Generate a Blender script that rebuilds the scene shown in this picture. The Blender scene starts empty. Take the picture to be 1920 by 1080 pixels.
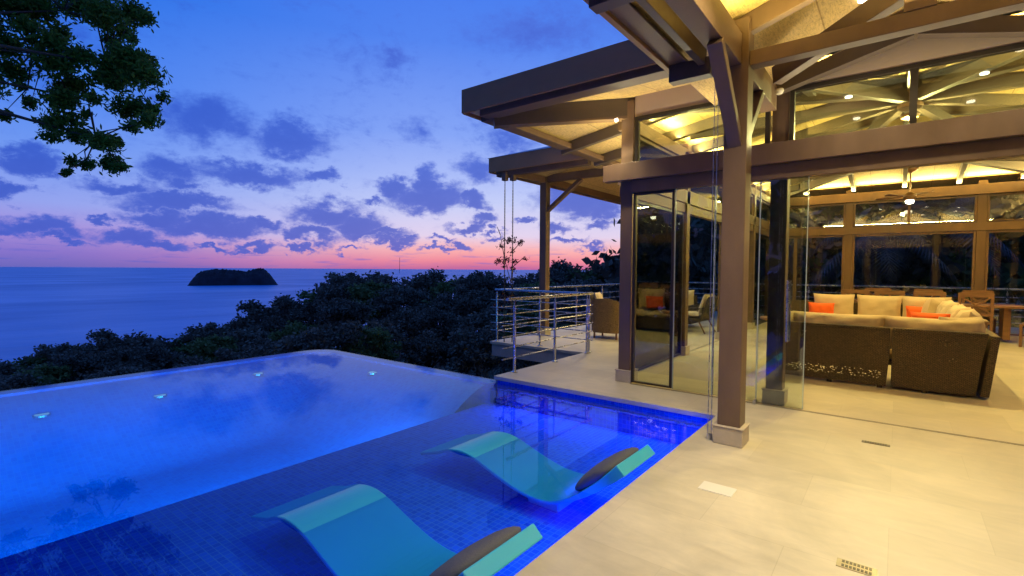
import bpy, bmesh, math, random
import numpy as np
from mathutils import Vector, Matrix

# ------------------------------------------------------------------ camera
SC = bpy.context.scene
COL = SC.collection
F_PX = 926.64
RV = Vector((0.78818222, 0.61541272, 0.00599732))
UV = Vector((-0.02801227, 0.02613831, 0.99926578))
FV = Vector((-0.61480411, 0.78777153, -0.03784086))
CP = Vector((0, 0, 1.5))
cam = bpy.data.cameras.new("camera"); camo = bpy.data.objects.new("camera", cam); COL.objects.link(camo)
cam.sensor_width = 36; cam.lens = F_PX/1920*36; cam.clip_start = 0.05; cam.clip_end = 200000
m = Matrix((RV, UV, -FV)).transposed().to_4x4(); m.translation = CP
camo.matrix_world = m; SC.camera = camo
SC.view_settings.view_transform = 'Standard'; SC.view_settings.look = 'None'
SC.view_settings.exposure = 0.0; SC.view_settings.gamma = 1

def ray(px, py): return (px-960)*RV-(py-540)*UV+F_PX*FV
def at(px, py, ax, v):
    """world point seen at a photo pixel on the plane axis=v"""
    d = ray(px, py); i = 'XYZ'.index(ax); return CP+d*((v-CP[i])/d[i])
def atd(px, py, depth): return CP+ray(px, py)*(depth/F_PX)

# ------------------------------------------------------------------ node helper
class NT:
    def __init__(s, tree): s.t = tree; s.n = tree.nodes; s.l = tree.links; s.n.clear()
    def add(s, ty, **k):
        n = s.n.new(ty)
        for a, b in k.items(): setattr(n, a, b)
        return n
    def put(s, sock, v):
        if isinstance(v, bpy.types.NodeSocket): s.l.new(v, sock)
        elif v is not None: sock.default_value = v
    def math(s, op, a, b=None, c=None, clamp=False):
        n = s.add('ShaderNodeMath', operation=op); n.use_clamp = clamp
        s.put(n.inputs[0], a); s.put(n.inputs[1], b); s.put(n.inputs[2], c); return n.outputs[0]
    def vmath(s, op, a, b=None):
        n = s.add('ShaderNodeVectorMath', operation=op); s.put(n.inputs[0], a); s.put(n.inputs[1], b)
        return n.outputs['Value'] if op in ('LENGTH', 'DISTANCE', 'DOT_PRODUCT') else n.outputs[0]
    def ramp(s, f, stops, interp='LINEAR'):
        n = s.add('ShaderNodeValToRGB'); r = n.color_ramp; r.interpolation = interp
        while len(r.elements) < len(stops): r.elements.new(0.5)
        for e, (p, c) in zip(r.elements, stops): e.position = p; e.color = (*c, 1)
        s.put(n.inputs[0], f); return n.outputs[0]
    def mix(s, f, a, b, bt='MIX'):
        n = s.add('ShaderNodeMix', data_type='RGBA', blend_type=bt)
        s.put(n.inputs[0], f)
        s.put(n.inputs[6], (*a, 1) if isinstance(a, tuple) and len(a) == 3 else a)
        s.put(n.inputs[7], (*b, 1) if isinstance(b, tuple) and len(b) == 3 else b)
        return n.outputs[2]
    def noise(s, vec, scale, detail=3, rough=.5, dist=0):
        n = s.add('ShaderNodeTexNoise'); n.inputs['Scale'].default_value = scale
        n.inputs['Detail'].default_value = detail; n.inputs['Roughness'].default_value = rough
        n.inputs['Distortion'].default_value = dist
        s.put(n.inputs['Vector'], vec); return n
    def mapr(s, v, a, b, c, d, smooth=False):
        n = s.add('ShaderNodeMapRange'); n.interpolation_type = 'SMOOTHSTEP' if smooth else 'LINEAR'
        for i, q in enumerate((v, a, b, c, d)): s.put(n.inputs[i], q)
        return n.outputs[0]

def lin(c):
    return tuple((x/255/12.92 if x/255 <= .04045 else ((x/255+.055)/1.055)**2.4) for x in c)

# ------------------------------------------------------------------ world: dusk sky with clouds
W = bpy.data.worlds.new("World"); SC.world = W; W.use_nodes = True
n = NT(W.node_tree)
SUN_AZ = math.radians(-34); SUN_EL = math.radians(-4)
gen = n.add('ShaderNodeTexCoord').outputs['Generated']
sx = n.add('ShaderNodeSeparateXYZ'); n.put(sx.inputs[0], gen)
az = n.math('ARCTAN2', sx.outputs[0], sx.outputs[1])      # 0 = +Y, positive to +X
el = n.math('ARCSINE', sx.outputs[2])
cb = n.add('ShaderNodeCombineXYZ'); n.put(cb.inputs[0], az); n.put(cb.inputs[1], el)
ae = cb.outputs[0]
elw = n.math('ADD', el, n.math('MULTIPLY', n.math('SUBTRACT', n.noise(ae, 2.2, 2).outputs[0], .5), .025))
t = n.math('DIVIDE', n.math('MAXIMUM', elw, 0), math.radians(60))
def st(deg, c): return (deg/60, lin(c))
west = n.ramp(t, [st(-.5, (198, 108, 160)), st(.9, (242, 140, 158)), st(2.2, (252, 180, 182)), st(3.8, (228, 212, 240)), st(7.5, (198, 207, 250)), st(10.5, (172, 190, 250)), st(15, (134, 166, 248)), st(24, (84, 134, 242)), st(34, (58, 118, 240)), st(60, (84, 140, 245))])
side = n.ramp(t, [st(-.5, (112, 106, 192)), st(1.2, (134, 116, 206)), st(3.0, (164, 142, 220)), st(5.5, (146, 163, 240)), st(9.5, (112, 153, 243)), st(15, (72, 132, 242)), st(24, (34, 114, 234)), st(34, (28, 110, 236)), st(60, (72, 132, 240))])
daz = n.math('ABSOLUTE', n.math('SUBTRACT', az, SUN_AZ))
daz = n.math('MINIMUM', daz, n.math('SUBTRACT', math.pi*2, daz))
wf = n.mapr(daz, math.radians(10), math.radians(50), 1, 0, True)
east = n.ramp(t, [st(-.5, (70, 68, 110)), st(4, (82, 82, 130)), st(12, (76, 88, 155)), st(30, (60, 96, 190)), st(60, (80, 130, 230))])
sky = n.mix(n.mapr(daz, math.radians(62), math.radians(115), 0, 1, True), n.mix(wf, side, west), east)
# clouds: patches with ragged edges
blobs = [(385,225,105,48,.75),(545,262,80,30,.9),(470,322,105,26,1),(600,335,42,16,1),(530,232,28,22,.5),(60,305,75,24,1),(15,365,40,20,1),
 (320,322,60,30,.8),(220,348,80,18,.8),(335,380,115,20,1),(300,405,70,16,1),(75,430,100,22,1),(245,440,60,20,1),(290,458,70,12,1),(10,440,60,12,.8),
 (400,425,120,22,1),(492,420,42,12,1),(195,408,22,8,1),(610,398,68,28,1),(672,422,52,22,1),(705,442,60,10,1),(580,440,56,17,1),(545,446,30,9,1),
 (800,370,78,28,1),(805,342,26,30,1),(738,352,32,18,1),(885,376,32,18,1),(895,315,42,28,.8),(785,250,34,32,.45),(740,105,44,20,.5),(1010,60,150,46,.5),
 (955,262,50,26,.6),(880,425,42,8,1),(908,410,26,13,1),(860,457,22,7,1),(735,455,46,8,1),(828,446,22,5,.9),(660,464,26,5,.9),(1085,372,84,36,1),
 (1130,392,40,22,1),(1042,430,34,10,1),(985,414,22,8,1),(1120,422,26,10,1),(1060,452,40,6,.9),(470,462,40,8,1),(405,464,40,6,.9),(560,466,40,6,.9),
 (820,466,34,5,.8),(930,440,26,6,.9),(120,455,60,8,.9),(350,350,50,12,.7),(60,120,90,60,.4),(160,70,70,50,.4),(700,380,30,8,.7),(1110,465,26,6,.9)]
w1 = n.noise(n.vmath('MULTIPLY', ae, (1, 1.5, 1)), 15, 6, .66); w2 = n.noise(n.vmath('MULTIPLY', ae, (1, 1.7, 1)), 34, 6, .68)
off = n.vmath('SUBTRACT', w1.outputs[1], (.5, .5, .5))
wsc = n.add('ShaderNodeVectorMath', operation='SCALE'); n.put(wsc.inputs[0], off); wsc.inputs[3].default_value = .095
aew = n.vmath('ADD', ae, wsc.outputs[0])
field = None
for (px, py, rx, ry, s_) in blobs:
    d = ray(px, py).normalized(); a0 = math.atan2(d.x, d.y); e0 = math.asin(d.z)
    d2 = ray(px+rx, py).normalized(); ra = abs(math.atan2(d2.x, d2.y)-a0)
    d3 = ray(px, py-ry).normalized(); re = abs(math.asin(d3.z)-e0)
    v = n.vmath('SUBTRACT', aew, (a0, e0, 0)); v = n.vmath('MULTIPLY', v, (1/ra, 1/re, 0))
    L = n.vmath('LENGTH', v)
    k = n.math('MULTIPLY_ADD', L, -s_, s_*1.32)
    field = k if field is None else n.math('MAXIMUM', field, k)
# upper sky outside the photograph and thin streak rows near the horizon
up = n.mapr(n.noise(n.vmath('MULTIPLY', gen, (2, 2, 5)), 1.6, 5, .6).outputs[0], .5, .72, 0, .8)
up = n.math('MULTIPLY', up, n.mapr(el, math.radians(31), math.radians(42), 0, 1, True))
back = n.mapr(az, math.radians(-2), math.radians(16), 0, 1, True)
bk = n.math('MULTIPLY', n.mapr(n.noise(n.vmath('MULTIPLY', ae, (3, 9, 0)), 1.4, 5, .6).outputs[0], .48, .7, 0, .9), back)
stv = n.mapr(n.noise(n.vmath('MULTIPLY', ae, (9, 90, 0)), 1.6, 4, .55).outputs[0], .56, .72, 0, .75)
stv = n.math('MULTIPLY', stv, n.mapr(el, math.radians(.8), math.radians(3.2), 1, 0, True))
wisp = n.math('MULTIPLY', n.mapr(n.noise(n.vmath('MULTIPLY', ae, (5, 9, 0)), 1.3, 6, .7, .8).outputs[0], .5, .72, 0, .42), n.mapr(el, math.radians(5), math.radians(12), 0, 1, True))
field = n.math('MAXIMUM', n.math('MAXIMUM', field, n.math('MAXIMUM', up, bk)), wisp)
fine = n.math('MULTIPLY', n.math('SUBTRACT', w2.outputs[0], .5), .85)
mask = n.mapr(n.math('ADD', field, fine), -.02, .72, 0, 1, True)
mask = n.math('MAXIMUM', mask, n.math('MULTIPLY', stv, .8))
ccol = n.mix(n.mapr(el, math.radians(1), math.radians(16), 0, 1, True), n.mix(wf, lin((66, 96, 206)), lin((94, 106, 204))), n.mix(wf, lin((44, 90, 208)), lin((76, 110, 218))))
ccol = n.mix(n.mapr(n.math('ADD', field, fine), .4, 1.15, 0, .45, True), ccol, n.mix(.5, ccol, lin((36, 72, 186))))
col = n.mix(n.math('MULTIPLY', mask, .94), sky, ccol)
nish = n.add('ShaderNodeTexSky', sky_type='NISHITA'); nish.sun_disc = False
nish.sun_elevation = math.radians(-3); nish.sun_rotation = SUN_AZ
col = n.mix(.05, col, nish.outputs[0], 'ADD')
bg = n.add('ShaderNodeBackground'); n.put(bg.inputs[0], col); bg.inputs[1].default_value = 0.98
out = n.add('ShaderNodeOutputWorld'); n.l.new(bg.outputs[0], out.inputs[0])
W.cycles.sampling_method = 'MANUAL'; W.cycles.sample_map_resolution = 512

# the sun has set: it stands four degrees below the sea horizon
sun = bpy.data.lights.new("sun", 'SUN'); sun.energy = 0.3; sun.angle = math.radians(.5); sun.color = (1, .62, .6)
so = bpy.data.objects.new("sun", sun); COL.objects.link(so)
sd = Vector((math.sin(SUN_AZ)*math.cos(SUN_EL), math.cos(SUN_AZ)*math.cos(SUN_EL), math.sin(SUN_EL)))
so.rotation_euler = (-sd).to_track_quat('-Z', 'Y').to_euler()

# ------------------------------------------------------------------ materials
def pmat(name, base, rough=.6, metal=0, var=.15, vscale=6, bump=0, bscale=40, stretch=(1, 1, 1), emit=None, spec=.5):
    M = bpy.data.materials.new(name); M.use_nodes = True; k = NT(M.node_tree)
    tc = k.add('ShaderNodeTexCoord').outputs['Object']; v = k.vmath('MULTIPLY', tc, stretch)
    nz = k.noise(v, vscale, 5, .6).outputs[0]
    c = k.mix(k.mapr(nz, .3, .7, 0, 1), tuple(x*(1-var) for x in base), tuple(min(1, x*(1+var)) for x in base))
    b = k.add('ShaderNodeBsdfPrincipled'); k.put(b.inputs['Base Color'], c)
    k.put(b.inputs['Roughness'], k.mapr(nz, .3, .7, max(0, rough-.08), min(1, rough+.08)))
    b.inputs['Metallic'].default_value = metal; b.inputs['Specular IOR Level'].default_value = spec
    if emit: b.inputs['Emission Color'].default_value = (*emit[0], 1); b.inputs['Emission Strength'].default_value = emit[1]
    if bump:
        bp = k.add('ShaderNodeBump'); bp.inputs['Strength'].default_value = bump; bp.inputs['Distance'].default_value = .01
        k.put(bp.inputs['Height'], k.noise(v, bscale, 4).outputs[0]); k.l.new(bp.outputs[0], b.inputs['Normal'])
    o = k.add('ShaderNodeOutputMaterial'); k.l.new(b.outputs[0], o.inputs[0]); M['k'] = 1
    return M
WOOD = pmat("painted_timber", (.15, .092, .054), .5, var=.20, vscale=2.2, stretch=(1.5, 1.5, .6), bump=.15, bscale=70)
FASC = pmat("fascia_board", (.33, .165, .06), .55, var=.12, vscale=2, bump=.08, bscale=50)
WOODI = pmat("stained_rafter", (.095, .07, .05), .55, var=.15, vscale=3)
WOODD = pmat("dark_trim", (.085, .062, .05), .45, var=.1)
WALL = pmat("plaster_wall", (.42, .33, .24), .8, var=.05, vscale=2, bump=.1, bscale=90)
DARKM = pmat("dark_bronze_metal", (.035, .028, .022), .4, metal=.3, var=.1)
STEEL = pmat("brushed_steel", (.62, .60, .57), .28, metal=1, var=.06)
CREAM = pmat("cream_fabric", (.60, .47, .28), .9, var=.06, vscale=5, bump=.5, bscale=14)
ORANGE = pmat("orange_fabric", (.85, .13, .015), .85, var=.06, bump=.3, bscale=20)
TEAK = pmat("teak_wood", (.20, .10, .045), .45, var=.25, vscale=4, stretch=(1, 6, 6))
ROOFM = pmat("roof_sheet", (.16, .19, .24), .4, var=.1)
STONEP = pmat("plinth_stone", (.50, .42, .30), .7, var=.1, vscale=8, bump=.2)
SLABSIDE = pmat("slab_stone", (.42, .36, .28), .75, var=.12)
SHELL = pmat("turquoise_shell", (.03, .40, .56), .35, var=.03, vscale=2)
GREYF = pmat("charcoal_fabric", (.085, .085, .09), .85, var=.12, bump=.5, bscale=120)
TRUNK = pmat("bark", (.07, .05, .035), .9, var=.3, bump=.5, bscale=20)
ROCK = pmat("island_rock", (.022, .028, .035), 1, var=.5, vscale=.02)
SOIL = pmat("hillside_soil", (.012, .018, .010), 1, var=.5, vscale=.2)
WHITE = pmat("white_plastic", (.74, .70, .56), .5, var=.02)
FANM = pmat("fan_bronze", (.20, .11, .05), .4, metal=.4)
DARKWALL = pmat("foundation_wall", (.055, .032, .022), .9, var=.2, vscale=2, bump=.3)
BLACKISH = pmat("drain_metal", (.16, .14, .11), .5, metal=.5)

def emat(name, c, s):
    M = bpy.data.materials.new(name); M.use_nodes = True; k = NT(M.node_tree)
    e = k.add('ShaderNodeEmission'); e.inputs[0].default_value = (*c, 1); e.inputs[1].default_value = s
    o = k.add('ShaderNodeOutputMaterial'); k.l.new(e.outputs[0], o.inputs[0]); return M
LAMP = emat("lamp_glow", (1, .86, .62), 7)
POOLLAMP = emat("pool_lamp_glow", (.35, .62, 1), .6)

def glassm(name, tint, ior, extra, rough=0.0, bump=None):
    M = bpy.data.materials.new(name); M.use_nodes = True; k = NT(M.node_tree)
    fr = k.add('ShaderNodeFresnel'); fr.inputs[0].default_value = ior
    tr = k.add('ShaderNodeBsdfTransparent'); tr.inputs[0].default_value = (*tint, 1)
    gl = k.add('ShaderNodeBsdfGlossy'); gl.inputs['Roughness'].default_value = rough
    if bump:
        tc = k.add('ShaderNodeTexCoord').outputs['Object']
        a = k.noise(tc, bump[0], 2, .5).outputs[0]; b_ = k.noise(tc, bump[1], 2, .5).outputs[0]
        bp = k.add('ShaderNodeBump'); bp.inputs['Strength'].default_value = bump[2]; bp.inputs['Distance'].default_value = .02
        k.put(bp.inputs['Height'], k.math('ADD', a, k.math('MULTIPLY', b_, .25)))
        k.l.new(bp.outputs[0], gl.inputs['Normal']); k.l.new(bp.outputs[0], fr.inputs['Normal'])
    mx = k.add('ShaderNodeMixShader'); k.put(mx.inputs[0], k.math('ADD', fr.outputs[0], extra, clamp=True))
    k.l.new(tr.outputs[0], mx.inputs[1]); k.l.new(gl.outputs[0], mx.inputs[2])
    o = k.add('ShaderNodeOutputMaterial'); k.l.new(mx.outputs[0], o.inputs[0]); return M
GLASS = glassm("window_glass", (.88, .955, .935), 1.6, .055)
WATER = glassm("pool_water", (.50, .80, 1.0), 1.33, .02, .012, (1.6, 14, .022))
EDGEG = pmat("glass_edge", (.45, .55, .50), .2, var=.02)

def brickmat(name, c1, c2, cm, scale, bw, rh, mortar, rough, bump=.2, noisevar=.0, off=.5, rot=0, big=None, axis='XY', spec=.5, alpha=None):
    M = bpy.data.materials.new(name); M.use_nodes = True; k = NT(M.node_tree)
    tc = k.add('ShaderNodeTexCoord').outputs['Object']
    if axis == 'XYZ':
        # project on the wall or floor the face belongs to
        g = k.add('ShaderNodeNewGeometry').outputs['Normal']; s = k.add('ShaderNodeSeparateXYZ'); k.put(s.inputs[0], g)
        p = k.add('ShaderNodeSeparateXYZ'); k.put(p.inputs[0], tc)
        ax = k.math('GREATER_THAN', k.math('ABSOLUTE', s.outputs[0]), .6); az_ = k.math('GREATER_THAN', k.math('ABSOLUTE', s.outputs[2]), .6)
        c = k.add('ShaderNodeCombineXYZ')
        u = k.math('ADD', k.math('MULTIPLY', p.outputs[1], ax), k.math('MULTIPLY', p.outputs[0], k.math('SUBTRACT', 1, ax)))
        v_ = k.math('ADD', k.math('MULTIPLY', p.outputs[1], az_), k.math('MULTIPLY', p.outputs[2], k.math('SUBTRACT', 1, az_)))
        k.put(c.inputs[0], u); k.put(c.inputs[1], v_); vec = c.outputs[0]
    else: vec = tc
    b = k.add('ShaderNodeTexBrick'); b.offset = off; k.put(b.inputs['Vector'], vec)
    b.inputs['Scale'].default_value = scale; b.inputs['Brick Width'].default_value = bw; b.inputs['Row Height'].default_value = rh
    b.inputs['Mortar Size'].default_value = mortar; b.inputs['Mortar Smooth'].default_value = .2
    b.inputs['Color1'].default_value = (*c1, 1); b.inputs['Color2'].default_value = (*c2, 1); b.inputs['Mortar'].default_value = (*cm, 1)
    col = b.outputs[0]
    n1 = k.noise(tc, .9, 6, .62, 1.2).outputs[0]; n2 = k.noise(k.vmath('MULTIPLY', tc, (1, 3, 1)), 3.5, 5, .65, .6).outputs[0]
    if noisevar:
        f = k.math('ADD', k.math('MULTIPLY', n1, .6), k.math('MULTIPLY', n2, .4))
        g = k.ramp(f, [(.3, (1-noisevar,)*3), (.7, (1+noisevar*.6, 1+noisevar*.55, 1+noisevar*.45))])
        col = k.mix(1.0, col, g, 'MULTIPLY')
    if 'wicker' in name:
        sp_ = k.noise(tc, 80, 2, .6).outputs[0]; col = k.mix(1.0, col, k.ramp(sp_, [(.36, (.5, .48, .45)), (.5, (1, 1, 1)), (.66, (1.35, 1.32, 1.25))]), 'MULTIPLY')
    pr = k.add('ShaderNodeBsdfPrincipled'); k.put(pr.inputs['Base Color'], col)
    k.put(pr.inputs['Roughness'], k.mapr(n2, .3, .7, rough-.1, rough+.1)); pr.inputs['Specular IOR Level'].default_value = spec
    bp = k.add('ShaderNodeBump'); bp.inputs['Strength'].default_value = bump; bp.inputs['Distance'].default_value = .004
    k.put(bp.inputs['Height'], k.math('ADD', k.math('SUBTRACT', 1, b.outputs[1]), k.math('MULTIPLY', n2, .3))); k.l.new(bp.outputs[0], pr.inputs['Normal'])
    o = k.add('ShaderNodeOutputMaterial'); surf = pr.outputs[0]
    if alpha:      # open weave: small gaps between the canes inside the given panels (x0, x1, z0, z1)
        sp2 = k.add('ShaderNodeSeparateXYZ'); k.put(sp2.inputs[0], tc); x_, z_ = sp2.outputs[0], sp2.outputs[2]
        vo = k.add('ShaderNodeTexVoronoi'); vo.inputs['Scale'].default_value = 1
        cc_ = k.add('ShaderNodeCombineXYZ'); k.put(cc_.inputs[0], k.math('MULTIPLY', x_, 34)); k.put(cc_.inputs[1], k.math('MULTIPLY', z_, 46)); k.put(vo.inputs['Vector'], cc_.outputs[0])
        hole = k.math('LESS_THAN', vo.outputs['Distance'], .30); band = None
        for (a0, a1, b0, b1) in alpha:
            q = k.math('MULTIPLY', k.math('MULTIPLY', k.math('GREATER_THAN', x_, a0), k.math('LESS_THAN', x_, a1)), k.math('MULTIPLY', k.math('GREATER_THAN', z_, b0), k.math('LESS_THAN', z_, b1)))
            band = q if band is None else k.math('MAXIMUM', band, q)
        tb_ = k.add('ShaderNodeBsdfTransparent'); mx_ = k.add('ShaderNodeMixShader'); k.put(mx_.inputs[0], k.math('MULTIPLY', hole, band))
        k.l.new(surf, mx_.inputs[1]); k.l.new(tb_.outputs[0], mx_.inputs[2]); surf = mx_.outputs[0]
    k.l.new(surf, o.inputs[0]); return M
DECK = brickmat("limestone_paving", (.53, .465, .32), (.60, .53, .37), (.50, .44, .30), 1, .9, .6, .0022, .5, .10, .26)
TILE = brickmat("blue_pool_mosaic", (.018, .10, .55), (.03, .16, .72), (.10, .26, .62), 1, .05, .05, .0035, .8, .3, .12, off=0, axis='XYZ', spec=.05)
TILE_LIT = brickmat("lit_pool_mosaic", (.012, .30, .84), (.015, .38, .92), (.03, .40, .88), 1, .05, .05, .0035, .8, .1, .12, off=0, axis="XYZ", spec=.05)  # lighter copy of the mosaic: brightness of the lit deep basin in its colour
WICKER = brickmat("dark_wicker", (.16, .105, .045), (.29, .195, .09), (.012, .008, .005), 1, .034, .011, .0035, .6, 1.0, .35, axis='XYZ')
WICKERO = brickmat("open_weave_wicker", (.16, .105, .045), (.29, .195, .09), (.012, .008, .005), 1, .034, .011, .0035, .6, 1.0, .35, axis="XYZ", alpha=((-1.1, .06, .12, .23), (.62, .80, .60, .69), (.62, .80, .42, .46), (-.85, -.78, .60, .68)))
WICKERL = brickmat("honey_wicker", (.26, .17, .07), (.34, .22, .09), (.08, .045, .02), 1, .05, .012, .003, .6, 1.0, .3, axis='XYZ')

def matm(name, base):   # woven cane matting
    M = bpy.data.materials.new(name); M.use_nodes = True; k = NT(M.node_tree)
    tc = k.add('ShaderNodeTexCoord').outputs['Object']
    a = k.noise(k.vmath('MULTIPLY', tc, (95, 12, 12)), 1, 3, .6).outputs[0]
    b = k.noise(k.vmath('MULTIPLY', tc, (12, 95, 95)), 1, 3, .6).outputs[0]
    c = k.noise(tc, 1.2, 4).outputs[0]
    f = k.math('ADD', k.math('MULTIPLY', a, .5), k.math('MULTIPLY', b, .5))
    colr = k.ramp(f, [(.36, tuple(x*.62 for x in base)), (.5, base), (.66, tuple(min(1, x*1.25) for x in base))])
    colr = k.mix(1, colr, k.ramp(c, [(.3, (.93, .93, .93)), (.7, (1.05, 1.04, 1.02))]), 'MULTIPLY')
    sm = k.add('ShaderNodeTexBrick'); k.put(sm.inputs['Vector'], tc); sm.offset = 0; sm.inputs['Scale'].default_value = 1; sm.inputs['Brick Width'].default_value = .61; sm.inputs['Row Height'].default_value = 1.22; sm.inputs['Mortar Size'].default_value = .006
    for q_ in ('Color1', 'Color2'): sm.inputs[q_].default_value = (1, 1, 1, 1)
    sm.inputs['Color2'].default_value = (.9, .9, .88, 1); sm.inputs['Mortar'].default_value = (.55, .5, .45, 1)
    colr = k.mix(1, colr, sm.outputs[0], 'MULTIPLY')
    p = k.add('ShaderNodeBsdfPrincipled'); k.put(p.inputs['Base Color'], colr); p.inputs['Roughness'].default_value = .8
    bp = k.add('ShaderNodeBump'); bp.inputs['Strength'].default_value = .5; bp.inputs['Distance'].default_value = .01
    k.put(bp.inputs['Height'], f); k.l.new(bp.outputs[0], p.inputs['Normal'])
    o = k.add('ShaderNodeOutputMaterial'); k.l.new(p.outputs[0], o.inputs[0]); return M
MAT = matm("woven_cane_ceiling", (.60, .43, .17))

def leafm(name, base, var=.5, trans=.25):
    M = bpy.data.materials.new(name); M.use_nodes = True; k = NT(M.node_tree)
    g = k.add('ShaderNodeNewGeometry'); oi = k.add('ShaderNodeObjectInfo')
    r = k.math('ADD', k.math('MULTIPLY', g.outputs['Random Per Island'], .7), k.math('MULTIPLY', oi.outputs['Random'], .3))
    c = k.mix(r, tuple(x*(1-var) for x in base), tuple(x*(1+var) for x in base))
    d = k.add('ShaderNodeBsdfPrincipled'); k.put(d.inputs['Base Color'], c); d.inputs['Roughness'].default_value = .55
    d.inputs['Specular IOR Level'].default_value = .2
    tr = k.add('ShaderNodeBsdfTranslucent'); k.put(tr.inputs[0], c)
    mx = k.add('ShaderNodeMixShader'); mx.inputs[0].default_value = trans
    k.l.new(d.outputs[0], mx.inputs[1]); k.l.new(tr.outputs[0], mx.inputs[2])
    o = k.add('ShaderNodeOutputMaterial'); k.l.new(mx.outputs[0], o.inputs[0]); return M
LEAF = leafm("leaf_green", (.11, .19, .03), .5, .5)
LEAFD = leafm("forest_leaf", (.12, .12, .085), .55, .2)
LEAFE = leafm("bright_forest_leaf", (.11, .16, .05), .5, .3)
LEAFF = leafm("dull_forest_leaf", (.10, .095, .065), .5, .2)
LEAFP = leafm("palm_leaf", (.11, .12, .12), .4, .15)

# ------------------------------------------------------------------ mesh builder
class MB:
    def __init__(s): s.v = []; s.f = []
    def quadbox(s, c):           # 8 corners: bottom ring then top ring
        i = len(s.v); s.v += [tuple(p) for p in c]
        s.f += [(i, i+3, i+2, i+1), (i+4, i+5, i+6, i+7), (i, i+1, i+5, i+4), (i+1, i+2, i+6, i+5), (i+2, i+3, i+7, i+6), (i+3, i, i+4, i+7)]
    def box(s, x0, x1, y0, y1, z0, z1):
        s.quadbox([(x0, y0, z0), (x1, y0, z0), (x1, y1, z0), (x0, y1, z0), (x0, y0, z1), (x1, y0, z1), (x1, y1, z1), (x0, y1, z1)]); return s
    def beam(s, p, q, w, h, up=(0, 0, 1)):
        p = Vector(p); q = Vector(q); d = (q-p).normalized(); u = Vector(up)
        r = d.cross(u).normalized()*(w/2); t_ = r.cross(d).normalized()*(h/2)
        s.quadbox([p-r-t_, p+r-t_, q+r-t_, q-r-t_, p-r+t_, p+r+t_, q+r+t_, q-r+t_]); return s
    def cyl(s, p, q, r, n_=10, r2=None):
        p = Vector(p); q = Vector(q); d = (q-p).normalized(); a = d.orthogonal().normalized(); b = d.cross(a); r2 = r if r2 is None else r2
        i = len(s.v)
        for P, R_ in ((p, r), (q, r2)):
            for k in range(n_):
                t_ = 2*math.pi*k/n_; s.v.append(tuple(P+a*(R_*math.cos(t_))+b*(R_*math.sin(t_))))
        for k in range(n_): s.f.append((i+k, i+(k+1) % n_, i+n_+(k+1) % n_, i+n_+k))
        s.f.append(tuple(i+n_-1-k for k in range(n_))); s.f.append(tuple(i+n_+k for k in range(n_))); return s
    def lathe(s, c, prof, n_=20):
        i = len(s.v)
        for (r, z) in prof:
            for k in range(n_):
                t_ = 2*math.pi*k/n_; s.v.append((c[0]+r*math.cos(t_), c[1]+r*math.sin(t_), c[2]+z))
        m_ = len(prof)
        for j in range(m_-1):
            for k in range(n_): s.f.append((i+j*n_+k, i+j*n_+(k+1) % n_, i+(j+1)*n_+(k+1) % n_, i+(j+1)*n_+k))
        s.f.append(tuple(i+n_-1-k for k in range(n_))); s.f.append(tuple(i+(m_-1)*n_+k for k in range(n_))); return s
    def poly(s, pts): i = len(s.v); s.v += [tuple(p) for p in pts]; s.f.append(tuple(range(i, i+len(pts)))); return s
    def prism(s, pts, d):
        d = Vector(d); i = len(s.v); k = len(pts); s.v += [tuple(p) for p in pts]+[tuple(Vector(p)+d) for p in pts]
        s.f.append(tuple(range(i+k-1, i-1, -1))); s.f.append(tuple(range(i+k, i+2*k)))
        for j in range(k): s.f.append((i+j, i+(j+1) % k, i+k+(j+1) % k, i+k+j))
        return s
    def build(s, name, mat, parent=None, smooth=False, bevel=0, sub=0, fix=True):
        me = bpy.data.meshes.new(name); me.from_pydata(s.v, [], s.f)
        if fix:
            bm = bmesh.new(); bm.from_mesh(me); bmesh.ops.recalc_face_normals(bm, faces=bm.faces); bm.to_mesh(me); bm.free()
        me.materials.append(mat); o = bpy.data.objects.new(name, me); COL.objects.link(o)
        if parent:
            o.parent = parent
            acc = Vector(parent.location); g = parent.parent
            while g: acc += g.location; g = g.parent
            me.transform(Matrix.Translation(-acc))
        if smooth: me.shade_smooth()
        if bevel:
            b = o.modifiers.new('b', 'BEVEL'); b.width = bevel; b.segments = 2; b.limit_method = 'ANGLE'
        if sub: q = o.modifiers.new('s', 'SUBSURF'); q.levels = sub; q.render_levels = sub
        return o
def root(name, label, cat, loc=(0, 0, 0), group=None):
    o = bpy.data.objects.new(name, None); COL.objects.link(o); o.location = loc; o.empty_display_size = .1
    o['label'] = label; o['category'] = cat
    if group: o['group'] = group
    return o
def tag(o, label, cat, group=None):
    o['label'] = label; o['category'] = cat
    if group: o['group'] = group
    return o
def struct(o, kind='structure'): o['kind'] = kind; return o
def copy_tree(o, parent=None):
    c = o.copy(); COL.objects.link(c); c.parent = parent
    for ch in [x for x in COL.objects if x.parent == o]: copy_tree(ch, c)
    return c
def lamp(kind, name, loc, power, color, parent=None, size=.05, target=None, spot=90, blend=.6, size_y=None):
    l = bpy.data.lights.new(name, kind); l.energy = power; l.color = color
    if kind == 'AREA': l.size = size; (setattr(l, 'shape', 'RECTANGLE'), setattr(l, 'size_y', size_y)) if size_y else None
    elif kind in ('POINT', 'SPOT'): l.shadow_soft_size = size
    if kind == 'SPOT': l.spot_size = math.radians(spot); l.spot_blend = blend
    o = bpy.data.objects.new(name, l); COL.objects.link(o); o.location = loc
    if target is not None: o.rotation_euler = (Vector(target)-Vector(loc)).to_track_quat('-Z', 'Y').to_euler()
    if parent: o.parent = parent; o.location = Vector(loc)-parent.location
    return o
WARM = (1, .80, .27); WARMW = (1, .84, .49)

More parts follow.
